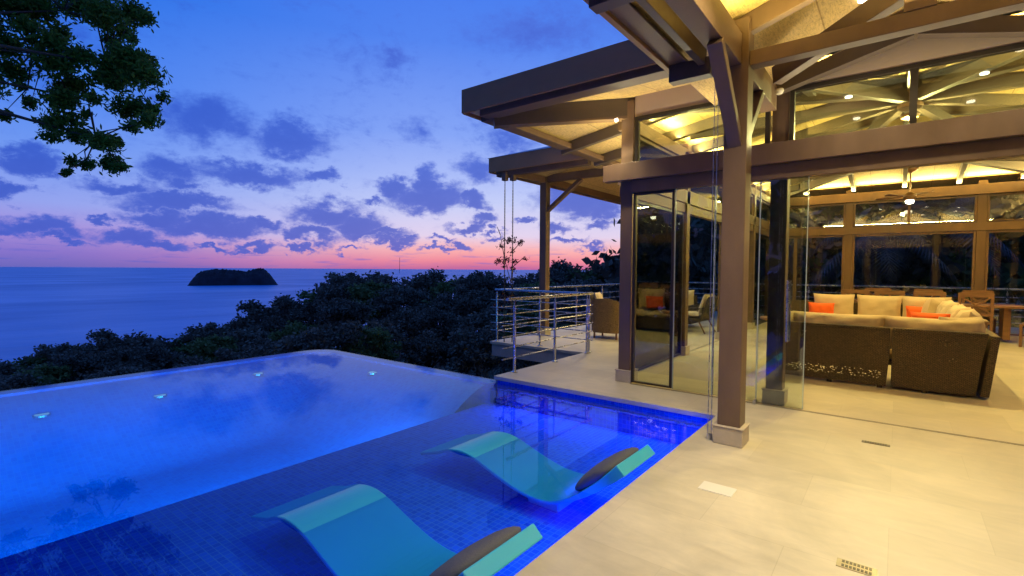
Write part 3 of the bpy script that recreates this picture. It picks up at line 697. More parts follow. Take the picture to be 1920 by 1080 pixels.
# long beams and headers
def part(name, b, mat, bevel=.004, parent=None): return b.build(name, mat, parent or VL, bevel=bevel)
part('beam', MB().box(-3.14, 3.35, 5.98, 6.115, 2.665, 2.885), WOOD)
part('header', MB().box(-2.775, 2.91, 6.05, 6.17, 2.505, 2.663), WOOD)
part('beam', MB().box(-3.08, -2.92, 6.30, 16.31, 2.665, 2.885), WOOD); part('header', MB().box(-3.05, -2.95, 6.30, 16.31, 2.505, 2.663), WOOD)
part('beam', MB().box(3.06, 3.22, 6.30, 16.31, 2.665, 2.885), WOOD)
part('beam', MB().box(-3.2, 3.3, 16.28, 16.314, 2.50, 2.70), WOOD)
part('beam', MB().box(-2.9, 3.05, 16.18, 16.276, 3.36, 3.60), WOOD)
part('beam', MB().box(-3.1, -2.93, 6.32, 16.17, 3.42, 3.60), WOOD)
part('beam', MB().box(3.06, 3.22, 6.32, 16.17, 3.42, 3.60), WOOD)
# wall band above the clerestory
part('wall', MB().box(-2.77, -1.16, 6.14, 6.22, 3.50, 3.82), WALL, 0)
part('wall', MB().box(1.30, 2.91, 6.14, 6.22, 3.50, 3.82), WALL, 0)
part('wall', MB().prism([(-.98, 6.13, 3.485), (1.12, 6.13, 3.485), (1.12, 6.13, 3.60), (.07, 6.13, 3.95), (-.98, 6.13, 3.62)], (0, .08, 0)), WALL, 0)
# clerestory windows
def window(x0, x1, z0, z1, y, mull=(), fr=.045, name='clerestory_window', dep=.07, axis='X', mat=None, glass=True):
    def bx(q, a0, a1, b0, b1, c0, c1):
        if axis == 'X': q.box(a0, a1, b0, b1, c0, c1)
        else: q.box(b0, b1, a0, a1, c0, c1)
    f_ = MB(); bx(f_, x0, x0+fr, y-dep/2, y+dep/2, z0, z1); bx(f_, x1-fr, x1, y-dep/2, y+dep/2, z0, z1)
    bx(f_, x0+fr, x1-fr, y-dep/2, y+dep/2, z1-fr, z1); bx(f_, x0+fr, x1-fr, y-dep/2, y+dep/2, z0, z0+fr*.6)
    for m_ in mull: bx(f_, m_-.03, m_+.03, y-dep/2+.002, y+dep/2-.002, z0+fr*.6, z1-fr)
    w_ = f_.build(name, mat or DARKM, VL, bevel=.003)
    if glass:
        g = MB(); bx(g, x0+fr, x1-fr, y-.004, y+.004, z0+fr*.6, z1-fr); g.build('pane', GLASS, w_)
    return w_
window(-2.76, -1.17, 2.888, 3.497, 6.16); window(-.975, 1.115, 2.888, 3.483, 6.16, (.07,)); window(1.31, 2.90, 2.888, 3.497, 6.16)
for a, c in ((6.34, 8.67), (8.85, 11.21), (11.39, 13.77), (13.95, 16.28)):
    window(a, c, 2.888, 3.415, -3.0, axis='Y', mat=WOOD); window(a, c, 2.888, 3.415, 3.14, axis='Y', mat=WOOD)
for a, c, mu in ((-2.91, -1.18, ()), (-1.0, 1.46, (.18,)), (1.64, 3.05, ())):
    window(a, c, 2.72, 3.355, 16.36, mu, mat=WOOD); window(a, c, .02, 2.49, 16.36, name='rear_window', mat=WOOD, fr=.05)
# side wall glazing (left): framed door leaf nearest, sliding glass beyond
def glass_panel(x0, x1, y, z1=2.5, edge=True, axis='X', handle=None):
    g = MB()
    if axis == 'X': g.box(x0, x1, y-.005, y+.005, .012, z1)
    else: g.box(y-.005, y+.005, x0, x1, .012, z1)
    p_ = g.build('glass_panel', GLASS, VL)
    if edge:
        for xx in (x0, x1):
            q = MB(); (q.box(xx-.004, xx+.004, y-.008, y+.008, .012, z1) if axis == 'X' else q.box(y-.008, y+.008, xx-.004, xx+.004, .012, z1)); q.build('glass_edge', EDGEG, p_)
    if handle is not None:
        q = MB()
        for dy in (-.045, .045):
            q.cyl((handle, y+dy, .73), (handle, y+dy, 1.40), .016, 12)
            for zz in (.83, 1.3): q.cyl((handle, y, zz), (handle, y+dy, zz), .008, 8)
        q.build('handle', STEEL, p_, smooth=False)
    return p_
fr_ = window(-2.745, -2.20, .02, 2.503, 6.10, name='framed_glass_door', fr=.032, dep=.05)
glass_panel(-2.19, -1.72, 6.09); glass_panel(-1.715, -1.24, 6.115); glass_panel(-1.23, -.77, 6.085, handle=-.93)
glass_panel(1.35, 2.1, 6.09); glass_panel(2.11, 2.88, 6.115)
window(6.34, 8.66, .02, 2.503, -2.99, name='framed_glass_door', fr=.05, dep=.05, axis='Y')
glass_panel(13.95, 16.28, -3.0, axis='Y')
tr_ = MB()
for dy in (-.02, .012): tr_.box(-2.75, 3.0, 6.07+dy, 6.076+dy, .0, .0025); tr_.box(-3.0+dy, -2.994+dy, 8.85, 13.77, .0, .0025)
part('door_track', tr_, DARKM, 0)
pv = MB(); pv.cyl((-1.235, 6.03, 0), (-1.235, 6.03, .035), .018, 12).cyl((-1.235, 6.03, .035), (-1.235, 6.09, .05), .01, 8); part('floor_bolt', pv, STEEL, 0)

# hipped main roof: soffit / ceiling planes
EX0, EX1, EY0, EY1, EZ, SL = -4.42, 4.56, 4.66, 17.9, 3.52, .165
RX = .07; hr = RX-EX0; RZ = EZ+SL*hr; A1 = (RX, EY0+hr, RZ); A2 = (RX, EY1-hr, RZ)
def cz(x, y): return EZ+SL*min(x-EX0, EX1-x, y-EY0, EY1-y)
def P3(x, y, d=0): return (x, y, cz(x, y)+d)
c_ = MB()
c_.poly([P3(EX0, EY0), A1, A2, P3(EX0, EY1)]); c_.poly([P3(EX1, EY0), P3(EX1, EY1), A2, A1]); c_.poly([P3(EX0, EY1), A2, P3(EX1, EY1)])
yk = 6.24
c_.poly([P3(EX0+(yk-EY0), yk), A1, P3(EX1-(yk-EY0), yk)][::-1])
c_.poly([P3(EX0, EY0), P3(EX0+(yk-EY0), yk), P3(-1.76, yk), P3(-1.76, EY0)][::-1])
c_.poly([P3(EX1, EY0), P3(EX1-(yk-EY0), yk), P3(1.9, yk), P3(1.9, EY0)])
c_.poly([P3(-1.76, yk), P3(-1.16, yk), P3(-1.16, 6.12), P3(-1.76, 6.12)])
c_.build('ceiling', MAT, VL, fix=False)
rt = MB(); up_ = .26
def lift(p, d): return (p[0], p[1], p[2]+d)
E4 = [P3(EX0, EY0, up_), P3(EX1, EY0, up_), P3(EX1, EY1, up_), P3(EX0, EY1, up_)]
rt.poly([E4[0], E4[1], lift(A1, up_)]); rt.poly([E4[1], E4[2], lift(A2, up_), lift(A1, up_)]); rt.poly([E4[2], E4[3], lift(A2, up_)]); rt.poly([E4[3], E4[0], lift(A1, up_), lift(A2, up_)])
rt.build('roof', ROOFM, VL, fix=False)
def fascia(p, q, z0=3.48, z1=3.775, th=.04): part('fascia', MB().beam((p[0], p[1], (z0+z1)/2), (q[0], q[1], (z0+z1)/2), th, z1-z0), FASC)
fascia((EX0-.02, EY0-.02), (-1.78, EY0-.02)); fascia((1.9, EY0-.02), (EX1+.02, EY0-.02)); fascia((EX0-.02, EY0+.002), (EX0-.02, EY1)); fascia((EX1+.02, EY0+.002), (EX1+.02, EY1)); fascia((EX0, EY1+.02), (EX1, EY1+.02))
for (p_, q_) in (((EX0+.20, EY0+.16), (-1.80, EY0+.16)), ((EX0+.16, EY0+.25), (EX0+.16, EY1-.2))):
    part('soffit_board', MB().beam((*p_, 3.47), (*q_, 3.47), .20, .085), WOOD)
# hip and common rafters (run from eave through to the ridge)
def rafter(p, q, w=.10, h=.20, d=-.10, name='rafter', mat=None): return part(name, MB().beam((p[0], p[1], p[2]+d), (q[0], q[1], q[2]+d), w, h), mat or WOODI)
rafter(P3(EX0+.26, EY0+.26), A1, .14, .24, -.12, 'hip_rafter'); rafter(P3(EX1-.26, EY0+.26), A1, .14, .24, -.12, 'hip_rafter')
rafter(P3(EX0+.26, EY1-.26), A2, .14, .24, -.12, 'hip_rafter'); rafter(P3(EX1-.26, EY1-.26), A2, .14, .24, -.12, 'hip_rafter')
rafter(A1, A2, .14, .26, -.13, 'ridge_beam')
for y in (6.9, 8.0, 9.14, 10.6, 12.0, 13.4, 14.5, 15.6):
    rafter(P3(EX0+.05, y), P3(min(RX-.06, EX0+(y-EY0)-.08) if y < 9.2 else (RX-.06 if y < 13.5 else EX0+(EY1-y)-.08), y), .09, .16, -.085)
    rafter(P3(EX1-.05, y), P3(max(RX+.06, EX1-(y-EY0)+.08) if y < 9.2 else (RX+.06 if y < 13.5 else EX1-(EY1-y)+.08), y), .09, .16, -.085)
for x in (-2.1, -1.0, RX, 1.1, 2.2):
    t_ = hr-abs(x-RX); rafter(P3(x, 6.3), P3(x, EY0+t_-.1), .09, .16, -.085); rafter(P3(x, EY1-.05), P3(x, EY1-t_+.1), .09, .16, -.085)
# tie trusses with lights on the chords
hubc = MB().cyl((RX, A1[1], RZ-.42), (RX, A1[1], RZ-.02), .15, 16); part('ceiling_hub', hubc, TEAK, .01)
for ang in range(0, 360, 45):
    a = math.radians(ang+22.5); L = 2.75/max(abs(math.cos(a)), abs(math.sin(a)))
    q = (RX+math.cos(a)*L, A1[1]+math.sin(a)*L, 3.66)
    part('brace', MB().beam((RX+math.cos(a)*.16, A1[1]+math.sin(a)*.16, RZ-.30), q, .09, .15), WOODI)
    for f in (.55,):
        P = Vector((RX, A1[1], RZ-.30)).lerp(Vector(q), f); dl = MB().cyl(P+Vector((0, 0, -.09)), P+Vector((0, 0, -.078)), .04, 14).build('downlight', LAMP, VL)

# front porch gable
GX0, GX1, GY0, GZ, GS = -1.76, 1.90, .6, 3.44, .30
def gz(x): return GZ+GS*(min(x-GX0, GX1-x))
c_ = MB(); c_.poly([(GX0, GY0, GZ), (GX0, 6.12, GZ), (RX, 6.12, gz(RX)), (RX, GY0, gz(RX))]); c_.poly([(GX1, GY0, GZ), (RX, GY0, gz(RX)), (RX, 6.12, gz(RX)), (GX1, 6.12, GZ)])
c_.build('porch_ceiling', MAT, VL, fix=False)
rt = MB(); rt.poly([(GX0-.03, GY0, GZ+.22), (RX, GY0, gz(RX)+.24), (RX, 7.6, gz(RX)+.24), (GX0-.03, 7.6, GZ+.22)]); rt.poly([(GX1+.03, GY0, GZ+.22), (GX1+.03, 7.6, GZ+.22), (RX, 7.6, gz(RX)+.24), (RX, GY0, gz(RX)+.24)])
rt.build('porch_roof', ROOFM, VL, fix=False)
for sx_ in (GX0, GX1):
    sg = 1 if sx_ < 0 else -1
    part('fascia', MB().box(min(sx_-.02*sg, sx_+.03*sg), max(sx_-.02*sg, sx_+.03*sg), GY0, 4.74, 3.37, 3.70), FASC)
    a, c = sorted((sx_+.03*sg, sx_+.19*sg)); part('soffit_board', MB().box(a, c, GY0, 4.70, 3.40, 3.425), WOOD)
    a, c = sorted((sx_+.30*sg, sx_+.36*sg)); part('eave_beam', MB().box(a, c, GY0, 4.60, 3.33, 3.52), WOODD)
    a, c = sorted((sx_+.031*sg, sx_+.40*sg)); part('end_bracket', MB().box(a, c, 4.56, 4.68, 3.24, 3.395), WOODD)
    a, c = sorted((sx_+.031*sg, sx_+.40*sg)); part('end_bracket', MB().box(a, c, 3.05, 3.17, 3.30, 3.395), WOODD)
    xb = sx_+.61*sg; part('porch_beam', MB().box(xb-.075, xb+.075, GY0, 4.465, 3.22, 3.47), WOOD)
    part('porch_beam', MB().box(xb-.075, xb+.075, 4.655, 5.97, 3.22, 3.47), WOOD)
    for (y1, z1) in ((3.86, 3.20), (5.26, 3.20)):
        y0 = 4.50 if y1 < 4.5 else 4.62; xp = -1.115 if sx_ < 0 else 1.25
        part('knee_brace', MB().beam((xp, y0, 2.56), (xp, y1, z1), .075, .11, (1, 0, 0)), WOOD)
part('tie_beam', MB().box(-1.02, 1.155, 4.50, 4.62, 3.205, 3.325), WOOD); part('king_post', MB().box(-.02, .16, 4.49, 4.63, 3.326, 3.93), WOOD)
part('tie_beam', MB().box(-1.60, 1.75, 1.6, 1.72, 3.165, 3.335), WOOD)
for y in (4.56, 2.6, 1.2):
    for sg, xe in ((1, GX0+.45), (-1, GX1-.45)):
        part('porch_rafter', MB().beam((xe, y, gz(xe)-.09), (RX-.07*sg, y, gz(RX)-.10), .09, .16), WOOD)
for sg, xe in ((1, -1.0), (-1, 1.12)):
    part('porch_rafter', MB().beam((xe, 5.5, 3.42), (RX-.06*sg, 4.72, 3.60), .10, .17), WOOD)
    part('gable_rafter', MB().beam((xe-.1*sg, 6.02, 3.47), (RX-.03*sg, 6.02, 3.76), .12, .14), WOODD)
part('ridge_beam', MB().box(RX-.06, RX+.06, GY0, 4.48, 3.76, 3.95), WOOD)
part('ridge_beam', MB().box(RX-.06, RX+.06, 4.64, 6.1, 3.76, 3.95), WOOD)
# exposed tail beams at the corner column
part('tail_beam', MB().beam((-2.75, 6.33, 3.60), (-4.10, 4.98, 3.42), .14, .17), WOOD)

# balcony wing roof
BX0, BX1, BY0, BY1 = -6.70, -4.46, 7.80, 17.8
BR = -5.58; bs = .34; bh = BR-BX0
c_ = MB(); cc = [(BX0, BY0, 3.5), (BX1, BY0, 3.5), (BX1, BY1, 3.5), (BX0, BY1, 3.5)]; r1 = (BR, BY0+bh, 3.5+.2*bh); r2 = (BR, BY1-bh, 3.5+.2*bh)
c_.poly([cc[0], r1, r2, cc[3]]); c_.poly([cc[1], cc[2], r2, r1]); c_.poly([cc[0], cc[1], r1]); c_.poly([cc[2], cc[3], r2]); c_.build('balcony_ceiling', MAT, VL, fix=False)
rt = MB(); cc = [(BX0-.03, BY0-.03, 3.775), (BX1+.03, BY0-.03, 3.775), (BX1+.03, BY1, 3.775), (BX0-.03, BY1, 3.775)]; r1 = (BR, BY0+bh, 3.775+bs*bh); r2 = (BR, BY1-bh, 3.775+bs*bh)
rt.poly([cc[0], r1, r2, cc[3]]); rt.poly([cc[1], cc[2], r2, r1]); rt.poly([cc[0], cc[1], r1]); rt.poly([cc[2], cc[3], r2]); rt.build('balcony_roof', ROOFM, VL, fix=False)
fascia((BX0, BY0), (BX1-.0, BY0)); fascia((BX0, BY0+.022), (BX0, BY1))
part('soffit_board', MB().beam((BX0+.1, BY0+.18, 3.455), (BX1, BY0+.18, 3.455), .14, .10), WOOD)
part('balcony_beam', MB().box(-6.43, -6.29, 9.45, 17.3, 3.42, 3.60), WOOD); part('balcony_beam', MB().box(-6.27, -3.2, 9.29, 9.41, 3.46, 3.62), WOOD)
part('balcony_beam', MB().beam((-6.30, 9.20, 3.50), (-6.30, 8.02, 3.46), .10, .14), WOOD)
part('knee_brace', MB().beam((-6.28, 9.35, 2.83), (-5.42, 9.35, 3.45), .075, .11, (0, 1, 0)), WOOD)
for i, (px) in enumerate((947, 962)):
    P = at(px, 325, 'Z', 3.45); part('tail_block', MB().box(P.x-.05, P.x+.05, P.y-.05, P.y+.05, 3.30, 3.475), WOOD)
    b = MB(); z = 3.30
    while z > -1.2:
        b.cyl((P.x, P.y, z), (P.x, P.y, z-.055), .011 if int(z*100) % 2 else .009, 5); z -= .06
    b.cyl((P.x, P.y, 3.32), (P.x, P.y, -1.2), .005, 5)
    tag(b.build('rain_chain', DARKM), ['rain chain hanging from the far roof corner, left of the pair', 'rain chain hanging from the far roof corner, right of the pair'][i], 'rain chain')
# thin steel cables by the front post
b = MB()
for dx in (0, .03): b.cyl((-1.30+dx, 4.52, .03), (-1.30+dx, 4.52, 3.22), .0035, 6)
b.cyl((-1.285, 4.52, 0), (-1.285, 4.52, .045), .022, 12); tag(b.build('steel_cable', STEEL), 'thin steel cable pair stretched beside the front post', 'cable')
# spotlights on the timber
for P in ((-2.97, 6.02, 3.45), (-1.225, 4.6, 3.10)):
    MB().cyl((P[0], P[1], P[2]), (P[0], P[1]-.02, P[2]+.03), .022, 14).build('spotlight', LAMP, VL)
wl = at(1461, 178, 'Y', 5.93)  # small white bracket by the post top, gives no light
cp_ = MB().lathe(tuple(wl), [(.001, 0), (.03, .01), (.045, .04), (.04, .06), (.001, .07)], 14); part('wall_bracket', cp_, WHITE, 0)

# ------------------------------------------------------------------ ceiling fan
def fan(x, y, zt, zb, label):
    f_ = root('ceiling_fan', label, 'ceiling fan', (x, y, zt))
    MB().lathe((x, y, zt-.1), [(.03, -.03), (.13, .03), (.16, .12)], 20).build('canopy', TEAK, f_, smooth=True)
    MB().cyl((x, y, zt-.1), (x, y, zb+.1), .016, 10).build('rod', FANM, f_)
    MB().lathe((x, y, zb), [(.02, -.08), (.10, -.06), (.13, 0), (.12, .06), (.05, .11)], 22).build('motor', FANM, f_, smooth=True)
    MB().lathe((x, y, zb-.15), [(.01, -.02), (.07, 0), (.09, .05), (.08, .075)], 20).build('light_bowl', LAMP, f_, smooth=True)
    for k_ in range(5):
        a = 2*math.pi*k_/5+.25; d = Vector((math.cos(a), math.sin(a), 0)); s_ = Vector((-math.sin(a), math.cos(a), .12))
        q = MB(); q.v += [tuple(Vector((x, y, zb+.02))+d*r_+s_*w_) for r_, w_ in ((.12, -.03), (.30, -.075), (.66, -.085), (.72, 0), (.66, .07), (.30, .055), (.12, .03))]
        pts_ = list(q.v); q = MB().prism(pts_, (0, 0, .012)); q.build('blade', TEAK, f_)
fan(.17, 15.1, cz(.17, 15.1)-.02, 3.27, 'bronze ceiling fan with a lit bowl hanging over the dining area')

# ------------------------------------------------------------------ railings
def railing(p, q, label, posts, ext=0.0, zt=1.07, levels=(.22, .38, .54, .70, .86), skip_lower=False, end=0, z0=0):
    p = Vector(p); q = Vector(q); d = (q-p).normalized(); r_ = root('steel_railing', label, 'railing', tuple(p), 'steel railings round the terrace and balcony')
    MB().cyl(p+Vector((0, 0, zt))-d*ext, q+Vector((0, 0, zt))+d*ext, .024, 14).build('handrail', STEEL, r_, smooth=False)
    for f in posts:
        P = p.lerp(q, f); c = MB(); c.cyl(P+Vector((0, 0, .01)), P+Vector((0, 0, zt-.10)), .021, 12); c.cyl(P+Vector((0, 0, zt-.10)), P+Vector((0, 0, zt-.02)), .010, 8)
        c.lathe((P.x, P.y, .001), [(.05, 0), (.05, .010), (.03, .016), (.021, .03)], 16); c.build('post', STEEL, r_)
    for z in levels:
        MB().cyl(p+Vector((0, 0, z))-d*(ext+.12), q+Vector((0, 0, z))+d*(ext+.02), .0085, 8).build('bar', STEEL, r_)
    return r_
railing((-4.37, 5.62, 0), (-4.37, 7.86, 0), 'nearest steel railing along the left edge of the terrace', (0.02, .5, .97), .12)
railing((-6.58, 7.93, 0), (-4.40, 7.93, 0), 'steel railing across the front edge of the balcony', (0, .5, 1), .05)
railing((-6.58, 8.05, 0), (-6.58, 17.5, 0), 'long steel railing down the outer side of the balcony', (.18, .33, .48, .63, .8, 1), .02)
railing((-6.5, 17.6, 0), (8, 17.6, 0), 'long steel railing behind the rear windows of the house', tuple(i/10 for i in range(11)), .02)

# ------------------------------------------------------------------ soft things
def cushion(cx, cy, cz_, w, h, t_, rz=0, tilt=0, roll=0, mat=CREAM, seed=0, n_=14, puff=1, name='cushion', parent=None, wrinkle=.012):
    """square cushion: w wide, h high, t_ thick, standing upright; tilt leans it back"""
    rg_ = np.random.default_rng(seed); b = MB(); Mx = Matrix.Translation((cx, cy, cz_)) @ Matrix.Rotation(rz, 4, 'Z') @ Matrix.Rotation(tilt, 4, 'X') @ Matrix.Rotation(roll, 4, 'Y')
    ph = rg_.uniform(0, 6.28, 6)
    for s_ in (1, -1):
        for j in range(n_+1):
            for i in range(n_+1):
                u = -1+2*i/n_; v = -1+2*j/n_
                e = max(0, (1-u**4)*(1-v**4))**.5
                px_ = u*w/2*(1-.06*(1-abs(v)**2)*abs(u)**3); pz_ = v*h/2*(1-.06*(1-abs(u)**2)*abs(v)**3)
                wr = wrinkle*(math.sin(9*u+5*v+ph[0])+math.sin(7*v-6*u+ph[1])+.6*math.sin(17*u+3*v+ph[2])+.6*math.sin(4*u-19*v+ph[3]))*e*.5
                b.v.append(tuple(Mx @ Vector((px_, s_*(t_/2*e*puff+wr*s_), pz_+wr*.4))))
    m_ = (n_+1)**2
    for s_ in (0, 1):
        for j in range(n_):
            for i in range(n_):
                a = s_*m_+j*(n_+1)+i; f_ = (a, a+1, a+n_+2, a+n_+1); b.f.append(f_[::-1] if s_ == 0 else f_)
    o = b.build(name, mat, parent, smooth=True, fix=False)
    return o

# sectional sofa
SO = root('sectional_sofa', 'large brown wicker sectional sofa with cream cushions seen from behind', 'sofa', (-.2, 9.5, 0))
def sp(name, b, mat, bevel=.01): return b.build(name, mat, SO, bevel=bevel)
def backpanel(x0, x1, y, flare=.0):
    b = MB(); pts_ = [(x0, y, .035), (x1-.03, y, .035), (x1+flare*.2, y, .45), (x1+flare, y, .755), (x0, y, .755)]
    b.prism(pts_, (0, .02, 0)); sp('back_panel', b, WICKERO, 0)
    sp('top_rail', MB().box(x0, x1+flare, y-.012, y+.085, .757, .785), WICKER, .006)
backpanel(-1.36, -.055, 7.90); backpanel(-.035, .79, 7.90, .06)
sp('seat_base', MB().box(-1.36, .78, 8.15, 8.75, .27, .34), WICKER); sp('seat_base', MB().box(-.02, .78, 8.76, 12.3, .06, .34), WICKER); sp('seat_base', MB().box(-1.9, -.03, 11.6, 12.3, .06, .34), WICKER)
b = MB(); b.prism([(.80, 7.92, .035), (.88, 7.92, .035), (.955, 7.92, .755), (.875, 7.92, .755)], (0, 4.45, 0)); sp('side_panel', b, WICKER, .01)
sp('back_panel', MB().box(-1.95, .76, 12.32, 12.40, .06, .86), WICKER)
for i, x in enumerate((-1.3, -.7, -.15, .3)):
    sp('foot', MB().box(x-.03, x+.03, 7.92, 7.98, .0, .034), DARKM, 0)
def cu(*a, **k_): return cushion(*a, parent=SO, name=k_.pop('name', 'cushion'), **k_)
s_ = 0
for (cx, w_) in ((-1.30, .30), (-.64, 1.10), (.34, .98)):
    s_ += 1; cu(cx, 8.09, .71, w_, .44, .30, tilt=-.12, seed=s_, wrinkle=.022)
cu(.64, 8.22, .70, .55, .50, .26, rz=.7, tilt=-.1, seed=9)
for i, (x, y, rz) in enumerate(((.70, 8.75, 1.45), (.68, 9.35, 1.65), (.70, 9.95, 1.5), (.66, 10.6, 1.62), (.66, 11.3, 1.5), (.55, 11.95, 1.2))):
    cu(x, y, .72+.02*(i % 2), .74, .60, .26, rz=rz, tilt=.25, seed=20+i, wrinkle=.02)
for i, x in enumerate((-.96, -.26, .36)):
    cu([-1.03, -.28, .43][i], 12.12, .76, .72, .56, .22, tilt=.14, seed=30+i)
for i, x in enumerate((-1.0, -.3)): cu(x, 8.42, .42, .78, .62, .17, tilt=math.pi/2, seed=40+i)
for i, y in enumerate((8.5, 9.3, 10.1, 10.9, 11.7)): cu(.33, y, .42, .62, .76, .17, tilt=math.pi/2, seed=50+i)
for i, x in enumerate((-1.5, -.7)): cu(x, 11.85, .42, .78, .6, .17, tilt=math.pi/2, seed=60+i)
def pillow(P, w, h, rz, tilt, label, seed, mat=ORANGE, roll=0):
    o = cushion(0, 0, 0, w, h, .16, mat=mat, seed=seed, name='throw_pillow', wrinkle=.006); o.location = P; o.rotation_euler = (tilt, roll, rz); tag(o, label, 'pillow', 'orange throw pillows'); return o
pillow((-1.22, 11.86, .70), .46, .32, .05, .15, 'orange pillow at the left end of the far row of the big sofa', 70)
pillow((.38, 11.86, .70), .50, .32, -.1, .12, 'orange pillow at the right end of the far row of the big sofa', 71)
pillow((.36, 8.75, .80), .46, .30, -.45, .1, 'orange pillow lying lower among the cushions on the right arm of the sofa', 72)

# dining table and chairs
DT = root('dining_table', 'long teak dining table behind the big sofa', 'table', (.6, 15.0, 0))
MB().box(-.9, 2.15, 14.55, 15.4, .74, .785).build('tabletop', TEAK, DT, bevel=.006)
for x in (-.6, 1.85):
    MB().box(x-.06, x+.06, 14.7, 15.25, .06, .739).build('leg', TEAK, DT, bevel=.005)
def dchair():
    c = root('dining_chair', 'x', 'chair', (0, 0, 0), 'teak dining chairs round the dining table')
    for x in (-.25, .25):
        MB().beam((x, -.24, 0), (x, -.26, 1.06), .045, .05, (1, 0, 0)).build('leg', TEAK, c, bevel=.004); MB().box(x-.022, x+.022, .20, .245, 0, .43).build('leg', TEAK, c, bevel=.004)
    MB().box(-.26, .26, -.24, .25, .42, .455).build('seat', TEAK, c, bevel=.004); cushion(0, 0, .485, .48, .46, .07, tilt=math.pi/2, parent=c, name='seat_cushion', seed=5)
    q = MB(); q.box(-.26, .26, -.285, -.245, .98, 1.07); q.box(-.26, .26, -.28, -.25, .60, .65)
    q.beam((-.23, -.266, .65), (.23, -.266, .98), .03, .035, (0, 1, 0)); q.beam((-.23, -.262, .98), (.23, -.262, .65), .03, .035, (0, 1, 0)); q.build('backrest', TEAK, c, bevel=.003)
    return c
ch = dchair(); spots = [(-.78, 14.35, 0), (-.14, 14.3, 0), (.55, 14.32, 0), (1.27, 14.2, .05), (2.28, 14.25, 1.2), (-.4, 15.7, math.pi), (.6, 15.7, math.pi), (1.5, 15.7, math.pi)]
labs = ['teak dining chair behind the sofa, first from the left window column', 'teak dining chair second from the left window column', 'teak dining chair behind the far orange pillow', 'teak dining chair with its whole crossed back visible beside the right window column',
        'teak dining chair at the right end of the table by the picture edge', 'teak dining chair on the far side of the table, left', 'teak dining chair on the far side of the table, middle', 'teak dining chair on the far side of the table, right']
for i, (x, y, rz) in enumerate(spots):
    o = ch if i == 0 else copy_tree(ch); o.location = (x, y, 0); o.rotation_euler = (0, 0, rz); o['label'] = labs[i]
# lantern and bottle left of the sofa
def lathe_thing(name, P, parts, label, cat):
    r_ = root(name, label, cat, P)
    for (nm, prof, mt) in parts: MB().lathe(P, prof, 16).build(nm, mt, r_, smooth=True)
    return r_
ST = root('side_table', 'low round dark side table left of the far cushions', 'table', (-1.95, 11.3, 0))
MB().lathe((-1.95, 11.3, 0), [(.28, .50), (.29, .51), (.29, .54), (.28, .55)], 24).build('tabletop', TEAK, ST); MB().lathe((-1.95, 11.3, 0), [(.16, 0), (.16, .03), (.04, .05), (.04, .50)], 16).build('leg', TEAK, ST)
lathe_thing('wine_bottle', (-1.88, 11.25, .552), [('bottle_body', [(.04, 0), (.042, .02), (.042, .24), (.03, .29), (.014, .33), (.014, .42)], pmat('bottle_glass', (.01, .02, .01), .1)), ('bottle_label', [(.0425, .08), (.0428, .081), (.0428, .17), (.0425, .171)], CREAM)], 'dark wine bottle on the side table by the sofa', 'bottle')
LN = root('lantern', 'tall dark lantern standing left of the far sofa cushions', 'lantern', (-2.15, 12.3, 0))
q = MB(); q.box(-2.27, -2.03, 12.18, 12.42, 0, .03); q.box(-2.27, -2.03, 12.18, 12.42, .98, 1.01)
for (x, y) in ((-2.26, 12.19), (-2.04, 12.19), (-2.26, 12.41), (-2.04, 12.41)): q.box(x-.012, x+.012, y-.012, y+.012, .03, .98)
q.build('cage', TEAK, LN); MB().lathe((-2.15, 12.3, .031), [(.05, 0), (.05, .6)], 14).build('candle', CREAM, LN); MB().lathe((-2.15, 12.3, .64), [(.004, 0), (.014, .03), (.002, .08)], 8).build('flame', LAMP, LN)

# ------------------------------------------------------------------ balcony furniture
def barrel_chair(x, y, rz, label, mat=WICKERL):
    r_ = root('wicker_armchair', label, 'armchair', (x, y, 0))
    b = MB(); N = 18; Mx = Matrix.Translation((x, y, 0)) @ Matrix.Rotation(rz, 4, 'Z'); vs = []
    for i in range(N+1):
        a = math.pi+math.pi*i/N    # back half
        for (rr, z) in ((.34, .14), (.37, .88-.10*abs(math.cos(a))**2), (.30, .88-.10*abs(math.cos(a))**2), (.28, .14)):
            sx_ = abs(math.cos(a))**.6*math.copysign(1, math.cos(a)); sy_ = -abs(math.sin(a))**.6
            vs.append(Mx @ Vector((rr*sx_, rr*sy_ if abs(math.cos(a)) < .999 else .24, z)))
    b.v = [tuple(v) for v in vs]
    for i in range(N):
        for q in range(4): b.f.append((4*i+q, 4*i+(q+1) % 4, 4*i+4+(q+1) % 4, 4*i+4+q))
    b.f += [(0, 1, 2, 3), (4*N+3, 4*N+2, 4*N+1, 4*N)]; b.build('backrest', mat, r_)
    q = MB(); q.box(-.27, .27, -.26, .30, .20, .34); q.v = [tuple(Mx @ Vector(v)) for v in q.v]; q.build('seat', mat, r_)
    cushion(*(Mx @ Vector((0, .02, .39))), .5, .5, .12, rz=rz, tilt=math.pi/2, parent=r_, name='seat_cushion', seed=3)
    for (u, v) in ((-.25, -.22), (.25, -.22), (-.25, .25), (.25, .25)):
        P = Mx @ Vector((u, v, 0)); MB().cyl(P, P+Vector((0, 0, .2)), .022, 8).build('leg', TEAK, r_)
barrel_chair(-5.0, 9.9, .1, 'honey wicker tub armchair with its back to the terrace railing')
BS = root('balcony_sofa', 'dark wicker balcony sofa with cream cushions against the outer railing', 'sofa', (-5.2, 13.1, 0))
MB().box(-6.3, -4.25, 12.75, 13.5, .12, .36).build('seat_base', WICKER, BS, bevel=.01); MB().box(-6.3, -4.25, 13.5, 13.6, .12, .82).build('back_panel', WICKER, BS, bevel=.01)
MB().box(-4.22, -4.14, 12.75, 13.6, .12, .60).build('armrest', WICKER, BS, bevel=.01)
